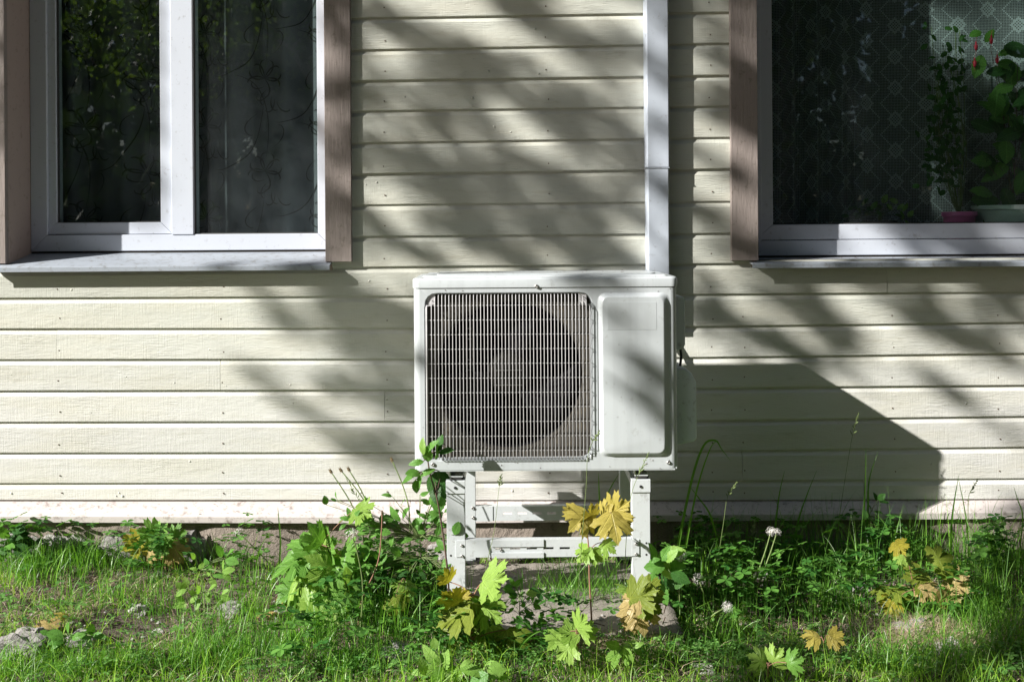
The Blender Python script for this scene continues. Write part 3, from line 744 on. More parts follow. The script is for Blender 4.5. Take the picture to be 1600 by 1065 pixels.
# wire grille: upright wires bent back at both ends, crossed by thin level wires
gr = MB(); yG = YF - .014; zt, zb = Z(795, 460.5, yG), Z(795, 716.5, yG)
for i in range(47):
    x = X(669.3 + 5.50 * i, 590, yG) if i else X(667.2, 590, yG)
    ed = min(i, 46 - i); d = {0: .034, 1: .016, 2: .006}.get(ed, 0)
    t, b = zt - d, zb + d * .9
    r = .0030 if i in (0,) else .00125
    gr.tube([(x, YF + .012, t - .001), (x, yG + .004, t), (x, yG, t - .004), (x, yG, b + .004), (x, yG + .004, b), (x, YF + .012, b + .001)], r, 6)
o = obj('grille', gr, M['wire'], unit, smooth=True)
gh = MB(); xa, xb = X(666, 590, yG), X(923.5, 590, yG)
for k in range(11):
    z = Z(795, 476.8 + 22.72 * k, yG); e = .012 if k in (0, 10) else 0
    gh.tube([(xa + .001, YF + .010, z), (xa + .001, yG + .006, z), (xa + .005, yG + .003, z), (xb - .005, yG + .003, z), (xb, yG + .006, z), (xb, YF + .010, z)], .00115, 6)
obj('grille_crosswire', gh, M['wire'], unit, smooth=True)
for (px, py) in ((667, 466), (917, 466)):
    x, z = X(px, py, yG), Z(px, py, yG); s_ = 1 if px < 800 else -1
    obj('grille_corner', MB().prism([(x, z + .010), (x + s_ * .022, z + .016), (x + s_ * .022, z - .020), (x, z - .022)], YF + .006, YF + .012), M['wire'], unit)
def screw(x, y, z, r, parent, m='galv'):
    s = MB(); s.loops([[(x + rr_ * math.cos(a), y - h, z + rr_ * math.sin(a)) for a in an[::8]] for rr_, h in ((r, 0), (r * 1.05, r * .25), (r * .8, r * .7), (r * .35, r * .75), (r * .3, r * .3))], True, False, True)
    return obj('screw', s, M[m], parent, smooth=True)
screw(X(838, 446, YF), YF - .003, Z(838, 447, YF), .0055, unit)
screw(X(1044.5, 722, YF), YF, Z(1044.5, 722, YF), .006, unit); screw(X(676.5, 725, YF), YF, Z(676.5, 725, YF), .006, unit)
# side: valve cover, grip, cable
vx = UX1
vp = [(vx, 573), (1072, 576), (1081, 583), (1088, 596), (1088.5, 640), (1088.5, 686), (1084, 690), (vx, 696)]
yv = YF + .05
poly = [((p if i in (0, 7) else X(p, 600, yv)), Z(1070, q, yv)) for i, (p, q) in enumerate(vp)]
obj('valve_cover', MB().prism(poly, yv, yv + .14), M['casing_side'], unit, bevel=.006, seg=4)
gx = X(1070.5, 500, yv)
obj('side_grip', MB().prism([(vx, Z(1065, 462, yv)), (gx - .004, Z(1065, 464, yv)), (gx, Z(1065, 470, yv)), (gx, Z(1065, 538, yv)), (gx - .006, Z(1065, 545, yv)), (vx, Z(1065, 548, yv))], yv, yv + .09), M['casing_side'], unit, bevel=.003)
obj('cable', MB().tube([(gx - .008, yv + .05, Z(1065, 540, yv)), (gx - .004, yv + .05, Z(1065, 560, yv)), (gx - .010, yv + .05, Z(1065, 585, yv))], .004, 8), M['rubber'], unit, smooth=True)
obj('label_strip', MB().box(UX1, UX1 + .002, YF + .03, YF + .10, .75, .82), M['casing_side'], unit)
lt2 = MB()
for _ in range(60): speck(random.uniform(UX0 + .02, UX1 - .02), random.uniform(YF + .005, YF + .03), UZ1 + .0295, .0015, lt2)
for _ in range(60): speck(random.uniform(UX0 + .06, UX1 - .06), random.uniform(YF + .05, YB - .05), UZ1 + .040, .0017, lt2)
for _ in range(46):
    x, z = random.uniform(UX0 + .02, UX1 - .02), random.choice([random.uniform(UZ0, UZ0 + .03), random.uniform(UZ1 - .03, UZ1), random.uniform(UZ0, UZ1)])
    if gx0 - .005 < x < gx1 + .02 and gz0 < z < gz1: continue
    y = YF - (.0135 if bx0 < x < bx1 and bz0 < z < bz1 else 0); l = random.uniform(.001, .0035); a = random.uniform(0, 3)
    lt2.tube([(x, y - .0007, z), (x + l * math.cos(a), y - .0012, z + l * math.sin(a))], .0007, 5)
obj('bark_crumbs', lt2, M['litter'], kind='stuff')

# ================================================================ GROUND FRAME
stand = thing('unit_stand', 'white powder coated steel stand with slotted crossbars under the heat pump', 'stand', (.1, -.4, SLAB_Z))
y1_ = YF + .012; y2_ = YF + .345; T = .003
def leg(x0, x1, y, ztop, zfoot, lw_=.034, flip=1):
    m = MB(); m.box(x0, x1, y, y + T, zfoot, ztop)
    m.box(x0, x0 + T, y + T, y + lw_, zfoot, ztop); m.box(x1 - T, x1, y + T, y + lw_, zfoot, ztop)
    m.box(x0 + T, x0 + .014, y + lw_ - T, y + lw_, zfoot, ztop); m.box(x1 - .014, x1 - T, y + lw_ - T, y + lw_, zfoot, ztop)
    return obj('leg', m, M['steel'], stand, bevel=.0012)
lz = Z(712, 752, y1_)
xl0, xl1 = X(698, 820, y1_), X(726.5, 820, y1_); xr0, xr1 = X(987.5, 820, y1_), X(1016, 820, y1_)
fl, frg = leg(xl0, xl1, y1_, lz, SLAB_Z - .03), leg(xr0, xr1, y1_, lz, SLAB_Z - .03)
xl2, xl3 = X(712, 800, y2_), X(743, 800, y2_); xr2, xr3 = X(969, 800, y2_), X(996, 800, y2_)
leg(xl2, xl3, y2_, UZ0 - .032, SLAB_Z - .03); leg(xr2, xr3, y2_, UZ0 - .032, SLAB_Z - .03)
for (a, b, pa) in ((xl0, xl1, fl), (xr0, xr1, frg)):
    ca, cb = a - .0015, b + .0015; zc0 = Z(712, 770.5, y1_)
    c = obj('end_cap', MB().box(ca, cb, y1_ - .004, y1_ - .0008, zc0, lz + .003).box(ca, cb, y1_ - .0008, y1_ + .05, lz + .0005, lz + .003), M['steel'], stand, bevel=.0016)
    screw((a + b) / 2 - .001, y1_ - .0042, Z(712, 761, y1_), .0042, c, 'rubber')
    # side arm carrying the unit, rubber pad and fixing foot
    obj('side_arm', MB().box(a + .004, b - .004, y1_ + .02, y2_ + .035, lz - .028, lz - .001), M['steel'], stand, bevel=.001)
    pm = (a + b) / 2
    pad = obj('rubber_pad', MB().prismz(rr(pm + .003, y1_ + .022, .021, .020, .009), lz + .0032, lz + .0115), M['rubber'], stand, bevel=.002)
    ft = obj('foot_bracket', MB().box(pm - .018, pm + .022, y1_ + .004, y1_ + .045, lz + .0118, lz + .016).box(pm - .018, pm - .014, y1_ + .004, y1_ + .045, lz + .016, UZ0 - .0015).box(pm - .018, pm + .022, y1_ + .041, y1_ + .045, lz + .016, UZ0 - .0015), M['steel'], stand, bevel=.0008)
    bo = MB(); bo.prismz([(pm + .003 + .009 * math.cos(q), y1_ + .022 + .009 * math.sin(q)) for q in [i * math.pi / 3 for i in range(6)]], lz + .0162, lz + .022); bo.prismz([(pm + .003 + .0045 * math.cos(q), y1_ + .022 + .0045 * math.sin(q)) for q in [i * math.pi / 6 for i in range(12)]], lz + .022, lz + .028)
    obj('bolt', bo, M['galv'], stand)
for (a, b) in ((xl2, xl3), (xr2, xr3)):
    obj('rubber_pad', MB().box(a + .008, b - .008, y2_ + .001, y2_ + .03, UZ0 - .0315, UZ0 - .0015), M['rubber'], stand)
# feet plates
for (a, b, y) in ((xl0, xl1, y1_), (xr0, xr1, y1_), (xl2, xl3, y2_), (xr2, xr3, y2_)):
    obj('base_foot', MB().box(a - .012, b + .012, y - .01, y + .045, SLAB_Z - .002, SLAB_Z + .006), M['rubber'], stand, bevel=.001)
def crossbar(x0, x1, y, z0, z1, slots, name='crossbar'):
    m = MB(); zc = (z0 + z1) / 2; hs = .0035; e = x0
    m.box(x0, x1, y, y + T, zc + hs, z1); m.box(x0, x1, y, y + T, z0, zc - hs)
    for a, b in slots: m.box(e, a, y, y + T, zc - hs, zc + hs); e = b
    m.box(e, x1, y, y + T, zc - hs, zc + hs)
    m.box(x0, x1, y + T, y + .024, z1 - T, z1); m.box(x0, x1, y + T, y + .024, z0, z0 + T)
    import bmesh as _b
    return obj(name, m, M['steel'], stand)
yc = y1_ - .002
z1c, z0c = Z(860, 842.5, yc), Z(860, 869.5, yc)
sl_ = [(X(a, 858, yc), X(b, 858, yc)) for a, b in ((774, 785), (797, 813), (823, 839), (849, 865), (874.5, 890.5))]
crossbar(X(727.5, 858, yc), X(987, 858, yc), yc, z0c, z1c, sl_)
obj('sleeve', MB().box(X(768, 858, yc - .004), X(850, 858, yc - .004), yc - .0042, yc - .0005, Z(800, 857, yc) + .0065, z1c + .0015).box(X(768, 858, yc - .004), X(850, 858, yc - .004), yc - .0042, yc - .0005, z0c - .002, Z(800, 859.5, yc) - .0055), M['steel'], stand, bevel=.001)
for a, b in ((X(712, 858, yc), X(727.4, 858, yc)), (X(987.1, 858, yc), X(999, 858, yc))):
    obj('end_plate', MB().box(a, b, yc - .0006, yc + .0016, z0c + .001, z1c - .001), M['steel'], stand, bevel=.0006)
for px, py in ((721.5, 851.5), (722, 868), (994, 849), (994, 865), (783, 859)):
    screw(X(px, py, yc), yc - .001, Z(px, py, yc), .0045, stand)
for px, py in ((704.5, 867.5), (1010, 848), (1010, 866)): 
    p = P(px, py, y1_ - .0004); obj('hole', MB().tube([(p.x, y1_ - .0005, p.z), (p.x, y1_ + .001, p.z)], .0032, 10), M['rubber'], stand)
yr = y2_ + .002
z1r, z0r = Z(860, 790, yr), Z(860, 812.5, yr)
crossbar(xl3 + .0005, xr2 - .0005, yr, z0r, z1r, [(X(a, 799, yr), X(a + 14, 799, yr)) for a in (786, 809, 832, 855, 878)])
obj('sleeve', MB().box(xl3 + .001, X(770, 800, yr), yr - .002, yr - .0002, z0r - .001, z1r + .001), M['steel'], stand)
for px, py in ((739, 793), (739.5, 808)): screw(X(px, py, y2_), y2_ - .0005, Z(px, py, y2_), .0055, stand)

# concrete slab under the frame
sb = MB(); n1, n2 = 60, 40
sxa, sxb, sya, syb = -.20, .46, -.77, -.20
for j in range(n2 + 1):
    for i in range(n1 + 1):
        x = sxa + (sxb - sxa) * i / n1; y = sya + (syb - sya) * j / n2
        e = min(i, n1 - i) == 0 or min(j, n2 - j) == 0
        sb.v.append((x + (random.uniform(-.006, .006) if e else 0), y + (random.uniform(-.008, .008) if e else 0), SLAB_Z - .003 + (-.008 if e else random.uniform(-.0025, .0012)) - .02 * max(0, -y - .74)))
sb.f = [(j * (n1 + 1) + i, j * (n1 + 1) + i + 1, (j + 1) * (n1 + 1) + i + 1, (j + 1) * (n1 + 1) + i) for j in range(n2) for i in range(n1)]
edge = [i for i in range(n1 + 1)] + [(j + 1) * (n1 + 1) - 1 for j in range(1, n2 + 1)] + [n2 * (n1 + 1) + i for i in range(n1 - 1, -1, -1)] + [j * (n1 + 1) for j in range(n2 - 1, 0, -1)]
b0 = len(sb.v); sb.v += [(sb.v[i][0] * 1.0, sb.v[i][1], -.05) for i in edge]
sb.f += [(edge[k], b0 + k, b0 + (k + 1) % len(edge), edge[(k + 1) % len(edge)]) for k in range(len(edge))]
o = obj('concrete_slab', sb, M['slab'], smooth=True); smooth_angle(o, 50); tag(o, 'weathered grey concrete slab beneath the legs of the white stand', 'slab')
tag(rock('rubble_stone', X(801, 884, -.42), -.42, SLAB_Z + .012, .025, .016, .016, M['whitestone'], None, 4), 'small pale lump of rubble lying on the slab behind the crossbar', 'stone')
def stone(px, py, rx, rz, m, label, seed, name='stone'):
    p = base_on(px, py); o = rock(name, p.x, p.y, p.z + rz * .25, rx, rx * .8, rz, M[m], None, seed); tag(o, label, 'stone', 'stones lying in the grass')
stone(215, 952, .026, .018, 'whitestone', 'small white stone in sparse grass left of the tan maple leaves', 21)
stone(38, 1010, .07, .04, 'stone', 'large grey stone half sunk in the grass at the lower left corner', 22)
stone(128, 1002, .045, .03, 'stone', 'grey boulder top showing between grass near the lower left', 23)
stone(362, 958, .045, .03, 'stone', 'dark flat stone at the edge of the big green maple seedling', 24)
stone(247, 985, .016, .010, 'whitestone', 'tiny pale pebble in the grass below the white stone', 25)
stone(1195, 905, .03, .022, 'whitestone', 'pale stone behind the dandelion clocks right of the stand', 26)
stone(1480, 1025, .04, .03, 'whitestone', 'white stone by the dry grass clump at lower right', 27)
stone(1425, 1000, .06, .035, 'stone', 'grey stone under dry grass in the lower right', 28)
stone(840, 1000, .05, .03, 'stone', 'weathered stone at the front edge of the slab', 29)
stone(620, 1020, .04, .022, 'stone', 'low grey stone in the soil left of the yellow green maple', 30)
stone(430, 965, .035, .02, 'stone', 'brownish stone beneath the lowest lime maple leaves', 31)
stone(1100, 1050, .03, .018, 'whitestone', 'little pale stone among clover at the bottom right of the stand', 32)
stone(1340, 930, .035, .02, 'stone', 'grey stone in the shade left of the olive maple leaves', 33)

# ================================================================ PLANTS
def leaf_mesh(name, outline, center, mat, fold=.05, curl=.25, seed=0, rings=2, flat=None):
    """outline: full closed (x,y) list, petiole at the origin, tip towards +y, length about 1"""
    r = random.Random(seed); n = len(outline); cx, cy = center
    radi = [math.hypot(x - cx, y - cy) for x, y in outline]; mr = sum(radi) / n
    def hz(x, y, k, t):
        rel = (radi[k] / mr - 1) if k is not None else 0
        return -curl * (x * x * .9 + (y - .35) ** 2 * .8) - fold * rel * t * 1.2 + .02 * math.sin(9 * x + seed) * math.sin(7 * y + seed)
    v = [(cx, cy, 0)]; uv = [(cx, cy)]
    for q in range(1, rings + 1):
        t = q / rings
        for k, (x, y) in enumerate(outline):
            xx, yy = cx + (x - cx) * t, cy + (y - cy) * t; v.append((xx, yy, hz(xx, yy, k, t) + r.uniform(-.006, .006))); uv.append((xx, yy))
    f = [(0, 1 + k, 1 + (k + 1) % n) for k in range(n)]
    for q in range(rings - 1):
        a = 1 + q * n; b = a + n; f += [(a + k, b + k, b + (k + 1) % n, a + (k + 1) % n) for k in range(n)]
    me = bpy.data.meshes.new(name); me.from_pydata(v, [], f); me.materials.append(mat)
    ul = me.uv_layers.new(name='UVMap')
    for lo in me.loops: ul.data[lo.index].uv = uv[lo.vertex_index]
    me.polygons.foreach_set('use_smooth', [True] * len(me.polygons))
    return me
half = [(.05, .90), (.15, .85), (.13, .77), (.25, .72), (.20, .60), (.205, .53), (.30, .62), (.35, .76), (.41, .69), (.55, .76), (.52, .64), (.66, .60), (.55, .49), (.50, .42), (.405, .345), (.50, .33), (.60, .35), (.74, .26), (.61, .16), (.57, .05), (.43, .06), (.27, -.05), (.10, -.06)]
def maple_outline(seed):
    r = random.Random(seed); j = lambda p: (p[0] + r.uniform(-.02, .02), p[1] + r.uniform(-.02, .02))
    return [(0, 1.02)] + [j(p) for p in half] + [(0, 0)] + [j((-x, y)) for x, y in half[::-1]]
oval_h = [(.07, .93), (.15, .82), (.22, .68), (.27, .52), (.27, .36), (.22, .20), (.13, .08), (.05, .02)]
def oval_outline(wd=1.0, serr=.0):
    h = []
    for i, (x, y) in enumerate(oval_h): h.append((x * wd, y)); 
    if serr:
        h2 = []
        for i in range(len(h) - 1):
            (a, b), (c, d) = h[i], h[i + 1]; h2 += [(a, b), ((a + c) / 2 * (1 - serr), (b + d) / 2 + .015)]
        h = h2 + [h[-1]]
    return [(0, 1)] + h + [(0, 0)] + [(-x, y) for x, y in h[::-1]]
dand_h = [(.06, .95), (.12, .86), (.05, .80), (.13, .72), (.055, .66), (.13, .56), (.05, .50), (.11, .42), (.045, .36), (.08, .28), (.035, .22), (.05, .14), (.025, .08)]
def dand_outline(): return [(0, 1)] + dand_h + [(0, 0)] + [(-x, y) for x, y in dand_h[::-1]]
LM = {}
for k in ('green', 'lime', 'yellow', 'gold', 'tan', 'olive'):
    LM['m' + k] = [leaf_mesh('maple_leaf', maple_outline(s), (0, .30), M['m_' + k], .035, c_, s, 3) for s, c_ in ((1, .15), (2, .38), (3, .65), (4, -.15))]
for k in ('green', 'lime', 'dark'):
    LM['o' + k] = [leaf_mesh('leaf', oval_outline(wd, .12), (0, .42), M['l_' + k], .05, c_, 5 + i, 2) for i, (wd, c_) in enumerate(((1.05, .3), (.85, .5), (1.25, .25)))]
LM['dand'] = [leaf_mesh('leaf', dand_outline(), (0, .5), M['l_lime'], .03, .35, 9, 2)]
HALF_LEN = .45
def place_leaf(parent, mesh, at, size, tip, normal, name='leaf'):
    """at: centre of the blade; tip: direction from petiole to tip"""
    t = Vector(tip).normalized(); n = Vector(normal); n = (n - t * n.dot(t)).normalized(); s = t.cross(n).normalized()
    m = Matrix((s, t, n)).transposed().to_4x4()
    base = Vector(at) - t * size * .4
    o = bpy.data.objects.new(name, mesh); COL.objects.link(o); o.parent = parent; o.matrix_parent_inverse = Matrix.Translation(-parent.location)
    o.matrix_basis = Matrix.Translation(base) @ m @ Matrix.Scale(size, 4)
    return base
def stemtube(pts, r0, r1, mb, n=6):
    """smooth a polyline by Catmull-Rom and tube it"""
    P_ = [Vector(p) for p in pts]
    if len(P_) == 2: q = [P_[0].lerp(P_[1], t / 4) for t in range(5)]
    else:
        q = []
        for i in range(len(P_) - 1):
            p0, p1, p2, p3 = P_[max(i - 1, 0)], P_[i], P_[i + 1], P_[min(i + 2, len(P_) - 1)]
            for t in (0, .25, .5, .75): q.append(.5 * ((2 * p1) + (p2 - p0) * t + (2 * p0 - 5 * p1 + 4 * p2 - p3) * t * t + (3 * p1 - p0 - 3 * p2 + p3) * t ** 3))
        q.append(P_[-1])
    mb.tube(q, [r0 + (r1 - r0) * i / (len(q) - 1) for i in range(len(q))], n)
def more(leaves, k, sp, sc=.75):
    out = list(leaves)
    for _ in range(k):
        l = random.choice(leaves); out.append((l[0] + random.gauss(0, sp), l[1] + random.gauss(0, sp), l[2] * random.uniform(.5, 1) * sc, l[3] + random.uniform(-45, 45), l[4]))
    return out
def plant(name, label, cat, base_px, path, leaves, y, stem_m='redstem', r=.0022, kinds='m', group=None, petiole=True, yn=None):
    if name == 'maple_sapling' and len(leaves) > 15: leaves = more(leaves, 16, 24, .95)
    if name == 'raspberry_bush': leaves = more(leaves, 95, 18, 1.0)
    if name == 'leafy_weed': leaves = more(leaves, 6, 9, .9)
    """path: pixel list of stem nodes above the base (at depth y); leaves: (px,py,length px,tip angle deg,kind[,dy])"""
    b = base_on(*base_px) if not isinstance(base_px, Vector) else base_px
    b = Vector((b.x, b.y, b.z - .01)); root = thing(name, label, cat, tuple(b), group)
    nodes = [P(px, py, yy) for px, py, yy in [(p + (y,))[:3] for p in path]]
    mb = MB(); stemtube([b] + nodes, r, r * .6, mb)
    for lf in leaves:
        px, py, ln, ang, kd = lf[:5]; yy = y + (lf[5] if len(lf) > 5 else random.uniform(-.05, .02)); c = P(px, py, yy)
        size = ln / (F / (yy - CAMY)) * (.76 if kd in ('mgold', 'mtan') else .84 if kd[0] == 'm' else 1.05); a = R(ang + random.uniform(-9, 9))
        tip = Vector((math.cos(a), random.uniform(-.75, .1), math.sin(a)))
        nrm = Vector((random.uniform(-.7, .4), random.uniform(-1.0, -.35), random.uniform(.2, 1.1)))
        bs = place_leaf(root, random.choice(LM[kd]), c, size, tip, nrm)
        near = min([b] + nodes, key=lambda q: (q - bs).length if q.z < bs.z + .12 else 9)
        if petiole: stemtube([near, near.lerp(bs, .5) + Vector((0, 0, .006)), bs], r * .5, r * .38, mb, 5)
    obj('stem', mb, M[stem_m], root, smooth=True)
    return root

plant('maple_sapling', 'small maple seedling with green, yellow and tan leaves against the foundation', 'maple seedling', (258, 912), [(258, 880), (254, 842)],
      [(252, 836, 46, 60, 'mgreen'), (232, 832, 40, 150, 'mgreen'), (278, 836, 34, 20, 'mgreen'), (211, 850, 46, 205, 'myellow'), (230, 866, 44, 250, 'mtan'), (275, 860, 50, 300, 'mtan'), (250, 852, 36, 260, 'mgreen'), (262, 872, 38, 240, 'mtan')], -.10)
plant('maple_sapling', 'largest maple seedling with many drooping lime green leaves left of the stand', 'maple seedling', (515, 1012), [(512, 960), (505, 900), (500, 850)],
      [(470, 862, 74, 195, 'mgreen'), (512, 846, 66, 70, 'mgreen'), (505, 880, 64, 140, 'mlime'), (528, 905, 78, 330, 'mgreen'), (468, 905, 78, 225, 'mlime'), (478, 938, 80, 235, 'mlime'), (545, 862, 50, 30, 'mgreen'),
       (480, 965, 60, 260, 'mtan'), (500, 925, 60, 280, 'mgreen'), (452, 882, 66, 210, 'mgreen'), (540, 925, 52, 300, 'mgreen'), (495, 835, 50, 110, 'mgreen'), (560, 880, 46, 350, 'mgreen'), (520, 955, 50, 280, 'mlime'),
       (460, 955, 58, 230, 'mlime'), (530, 975, 46, 280, 'mgreen'), (450, 925, 50, 215, 'mgreen'), (488, 893, 60, 190, 'mlime'), (515, 870, 60, 20, 'mlime')], -.50, r=.0030)
plant('maple_sapling', 'maple seedling with broad crumpled yellow green leaves before the left front leg', 'maple seedling', (738, 1045), [(737, 1000), (735, 950), (740, 930)],
      [(772, 907, 66, 25, 'mlime'), (706, 932, 50, 130, 'myellow'), (712, 962, 72, 205, 'molive'), (722, 985, 86, 225, 'molive'), (765, 955, 56, 330, 'mlime'), (756, 1000, 86, 268, 'mlime'), (796, 1004, 60, 290, 'molive'), (725, 927, 26, 100, 'mgold'), (738, 950, 50, 260, 'molive'), (740, 1010, 50, 250, 'molive'), (700, 900, 34, 110, 'myellow')], -.86, 'redstem', .0035)
plant('maple_sapling', 'tall thin maple seedling with golden leaves in front of the slotted crossbar', 'maple seedling', (926, 1000), [(924, 960), (921, 905), (920, 860), (917, 825)],
      [(906, 812, 58, 215, 'mgold', -.02), (960, 820, 66, 285, 'mgold', -.03), (967, 794, 56, 40, 'mgold', 0), (924, 802, 44, 95, 'mgold', 0), (946, 798, 40, 60, 'mgold', .02), (912, 864, 38, 225, 'mlime', 0), (928, 868, 34, 270, 'mlime', -.01), (950, 853, 34, 330, 'mlime', 0), (890, 800, 30, 170, 'mgold', .02), (975, 808, 40, 350, 'mgold', .01)], -.70, 'redstem', .0028)
plant('maple_sapling', 'maple seedling with dull olive and tan leaves hiding the right front foot', 'maple seedling', (1004, 1015), [(1003, 985), (1000, 945)],
      [(980, 922, 42, 150, 'mlime'), (1003, 930, 58, 20, 'molive'), (1018, 925, 46, 350, 'molive'), (1002, 962, 68, 275, 'mtan'), (986, 940, 46, 205, 'mtan'), (1018, 945, 46, 330, 'molive'), (985, 972, 40, 240, 'mtan')], -.80)
plant('maple_sapling', 'wide maple seedling with olive and tan leaves in the shade at right', 'maple seedling', (1430, 1000), [(1430, 960), (1428, 920), (1420, 880)],
      [(1494, 914, 56, 335, 'mtan'), (1470, 872, 50, 20, 'molive'), (1435, 903, 60, 170, 'molive'), (1388, 922, 58, 190, 'molive'), (1392, 946, 36, 220, 'myellow'), (1450, 948, 52, 320, 'mgreen'), (1413, 932, 46, 265, 'mgreen'), (1450, 925, 40, 300, 'mtan'), (1405, 855, 30, 300, 'myellow'), (1412, 872, 26, 290, 'mlime'), (1475, 935, 44, 300, 'mtan')], -.55)
plant('maple_sapling', 'tiny pair of golden maple leaves low in the grass at right', 'maple seedling', (1288, 1022), [(1287, 1002)],
      [(1269, 993, 40, 165, 'mgold'), (1305, 998, 40, 335, 'mgold')], -.93)
plant('maple_sapling', 'low yellow green maple leaves at the bottom right of the grass', 'maple seedling', (1200, 1062), [(1200, 1040)],
      [(1186, 1030, 40, 150, 'mlime'), (1212, 1026, 38, 60, 'mlime'), (1240, 1032, 36, 20, 'mgreen')], -1.02)
plant('maple_sapling', 'small drooping maple leaves under the raspberry bush', 'maple seedling', (628, 985), [(626, 950), (628, 905)],
      [(634, 920, 38, 268, 'mlime'), (612, 950, 34, 240, 'molive'), (625, 940, 34, 300, 'molive')], -.62)
plant('maple_sapling', 'ragged pale green seedling at the foot of the golden maple', 'maple seedling', (905, 1050), [(903, 1010), (900, 985)],
      [(890, 988, 44, 160, 'mlime'), (908, 972, 42, 70, 'mlime'), (884, 1015, 44, 220, 'mlime'), (920, 985, 34, 10, 'mlime'), (870, 1002, 40, 200, 'mlime')], -.95)

def sprig(px, py, ang, n, ln, kd, spread=60):
    """a compound leaf: leaflets in pairs along a rachis, in pixel space of the place"""
    out = []; c, s = math.cos(R(ang)), math.sin(R(ang))
    for i in range(n):
        d = ln * (.25 + .65 * i / max(1, n - 1)); x, y = px + c * d, py - s * d
        for sg in (1, -1): a = ang + sg * spread; out.append((x + math.cos(R(a)) * ln * .26, y - math.sin(R(a)) * ln * .26, ln * .50, a, kd))
    out.append((px + c * ln * 1.15, py - s * ln * 1.15, ln * .55, ang, kd)); return out
plant('ash_seedling', 'bright green seedling with paired oval leaflets in the left grass', 'seedling', (320, 965), [(318, 925), (312, 890)],
      sprig(318, 935, 150, 2, 34, 'olime') + sprig(316, 905, 20, 2, 36, 'olime') + sprig(316, 920, -20, 2, 32, 'olime') + sprig(312, 895, 110, 1, 24, 'olime') + sprig(318, 930, 200, 2, 34, 'olime') + sprig(322, 905, 50, 2, 46, 'ogreen'), -.42, 'stem', .0018)
ras = sprig(655, 850, 130, 2, 50, 'ogreen') + sprig(660, 850, 60, 2, 40, 'ogreen') + sprig(640, 870, 190, 2, 48, 'ogreen') + sprig(670, 840, 5, 2, 42, 'ogreen') + sprig(630, 845, 150, 2, 44, 'ogreen') + sprig(660, 870, -30, 2, 36, 'ogreen') + sprig(645, 885, 250, 2, 40, 'odark') + sprig(615, 865, 170, 2, 40, 'ogreen') + sprig(668, 820, 80, 2, 34, 'ogreen') + sprig(600, 885, 200, 2, 36, 'odark') + sprig(590, 850, 120, 2, 34, 'ogreen') + sprig(560, 840, 110, 2, 34, 'ogreen')
ras += sprig(572, 870, 220, 2, 34, 'olime') + sprig(690, 880, 320, 1, 30, 'odark')
plant('raspberry_bush', 'leafy raspberry bush with toothed green leaves beside the left front leg', 'shrub', (662, 965), [(660, 920), (658, 870), (655, 840)], ras, -.50, 'stem', .0022)
top = [(684, 708, 30, 80, 'ogreen', -.02), (668, 712, 30, 95, 'ogreen', -.03), (660, 700, 26, 100, 'olime', -.04), (672, 698, 28, 60, 'ogreen', -.04), (686, 694, 26, 70, 'odark', -.02), (694, 704, 26, 10, 'odark', -.02), (652, 722, 24, 190, 'ogreen', -.03),
       (648, 738, 26, 170, 'ogreen', -.02), (655, 750, 24, 250, 'ogreen', -.02), (640, 745, 24, 215, 'ogreen', -.02), (665, 738, 24, 30, 'ogreen', -.02), (650, 758, 20, 270, 'ogreen', 0),
       (685, 745, 34, 280, 'odark', .10), (680, 765, 36, 270, 'odark', .10), (692, 760, 34, 290, 'odark', .10), (686, 782, 34, 265, 'ogreen', .10), (695, 745, 30, 300, 'odark', .10), (676, 750, 30, 250, 'odark', .10)]
plant('climbing_shoot', 'woody shoot rising past the corner of the heat pump with green leaves on top', 'shoot', (702, 965), [(700, 900), (690, 820), (682, 775), (672, 740), (668, 715)], top, -.62, 'woodstem', .0032)
plant('leafy_weed', 'bright green weed with pointed leaves right of the stand', 'weed', (1040, 960), [(1038, 920), (1035, 885)],
      [(1035, 870, 34, 60, 'ogreen'), (1022, 865, 30, 110, 'ogreen'), (1050, 862, 34, 20, 'olime'), (1040, 890, 34, 330, 'olime'), (1026, 885, 32, 190, 'ogreen'), (1042, 905, 34, 300, 'odark'), (1020, 905, 30, 230, 'ogreen'), (1052, 885, 30, 0, 'ogreen'), (1035, 925, 34, 290, 'ogreen'), (1060, 900, 32, 340, 'odark')], -.66, 'stem', .0018)
plant('leafy_weed', 'dark leafy weed against the drip board in the unit shadow', 'weed', (1365, 890), [(1365, 850), (1358, 805)],
      sprig(1360, 815, 160, 1, 30, 'odark') + sprig(1360, 805, 60, 2, 28, 'odark') + sprig(1362, 825, 10, 2, 26, 'odark') + [(1361, 850, 26, 250, 'ogreen'), (1356, 868, 26, 240, 'ogreen'), (1358, 886, 24, 280, 'ogreen'), (1375, 820, 26, 330, 'ogreen')], -.14, 'stem', .0016)
plant('leafy_weed', 'heart leaved weed climbing the concrete at the far right', 'weed', (1545, 910), [(1545, 870), (1550, 830)],
      [(1540, 840, 28, 230, 'ogreen'), (1555, 835, 28, 60, 'ogreen'), (1552, 860, 30, 290, 'olime'), (1565, 852, 26, 340, 'odark'), (1535, 862, 28, 200, 'ogreen'), (1568, 880, 26, 320, 'ogreen')], -.12, 'stem', .0016)
plant('leafy_weed', 'round leaved weed at the very left under the drip board', 'weed', (15, 890), [(14, 860), (10, 835)],
      [(5, 832, 34, 120, 'ogreen'), (25, 838, 34, 20, 'odark'), (32, 858, 30, 330, 'odark'), (6, 860, 34, 210, 'odark'), (18, 850, 30, 60, 'ogreen'), (36, 845, 30, 350, 'odark')], -.12, 'stem', .0018)
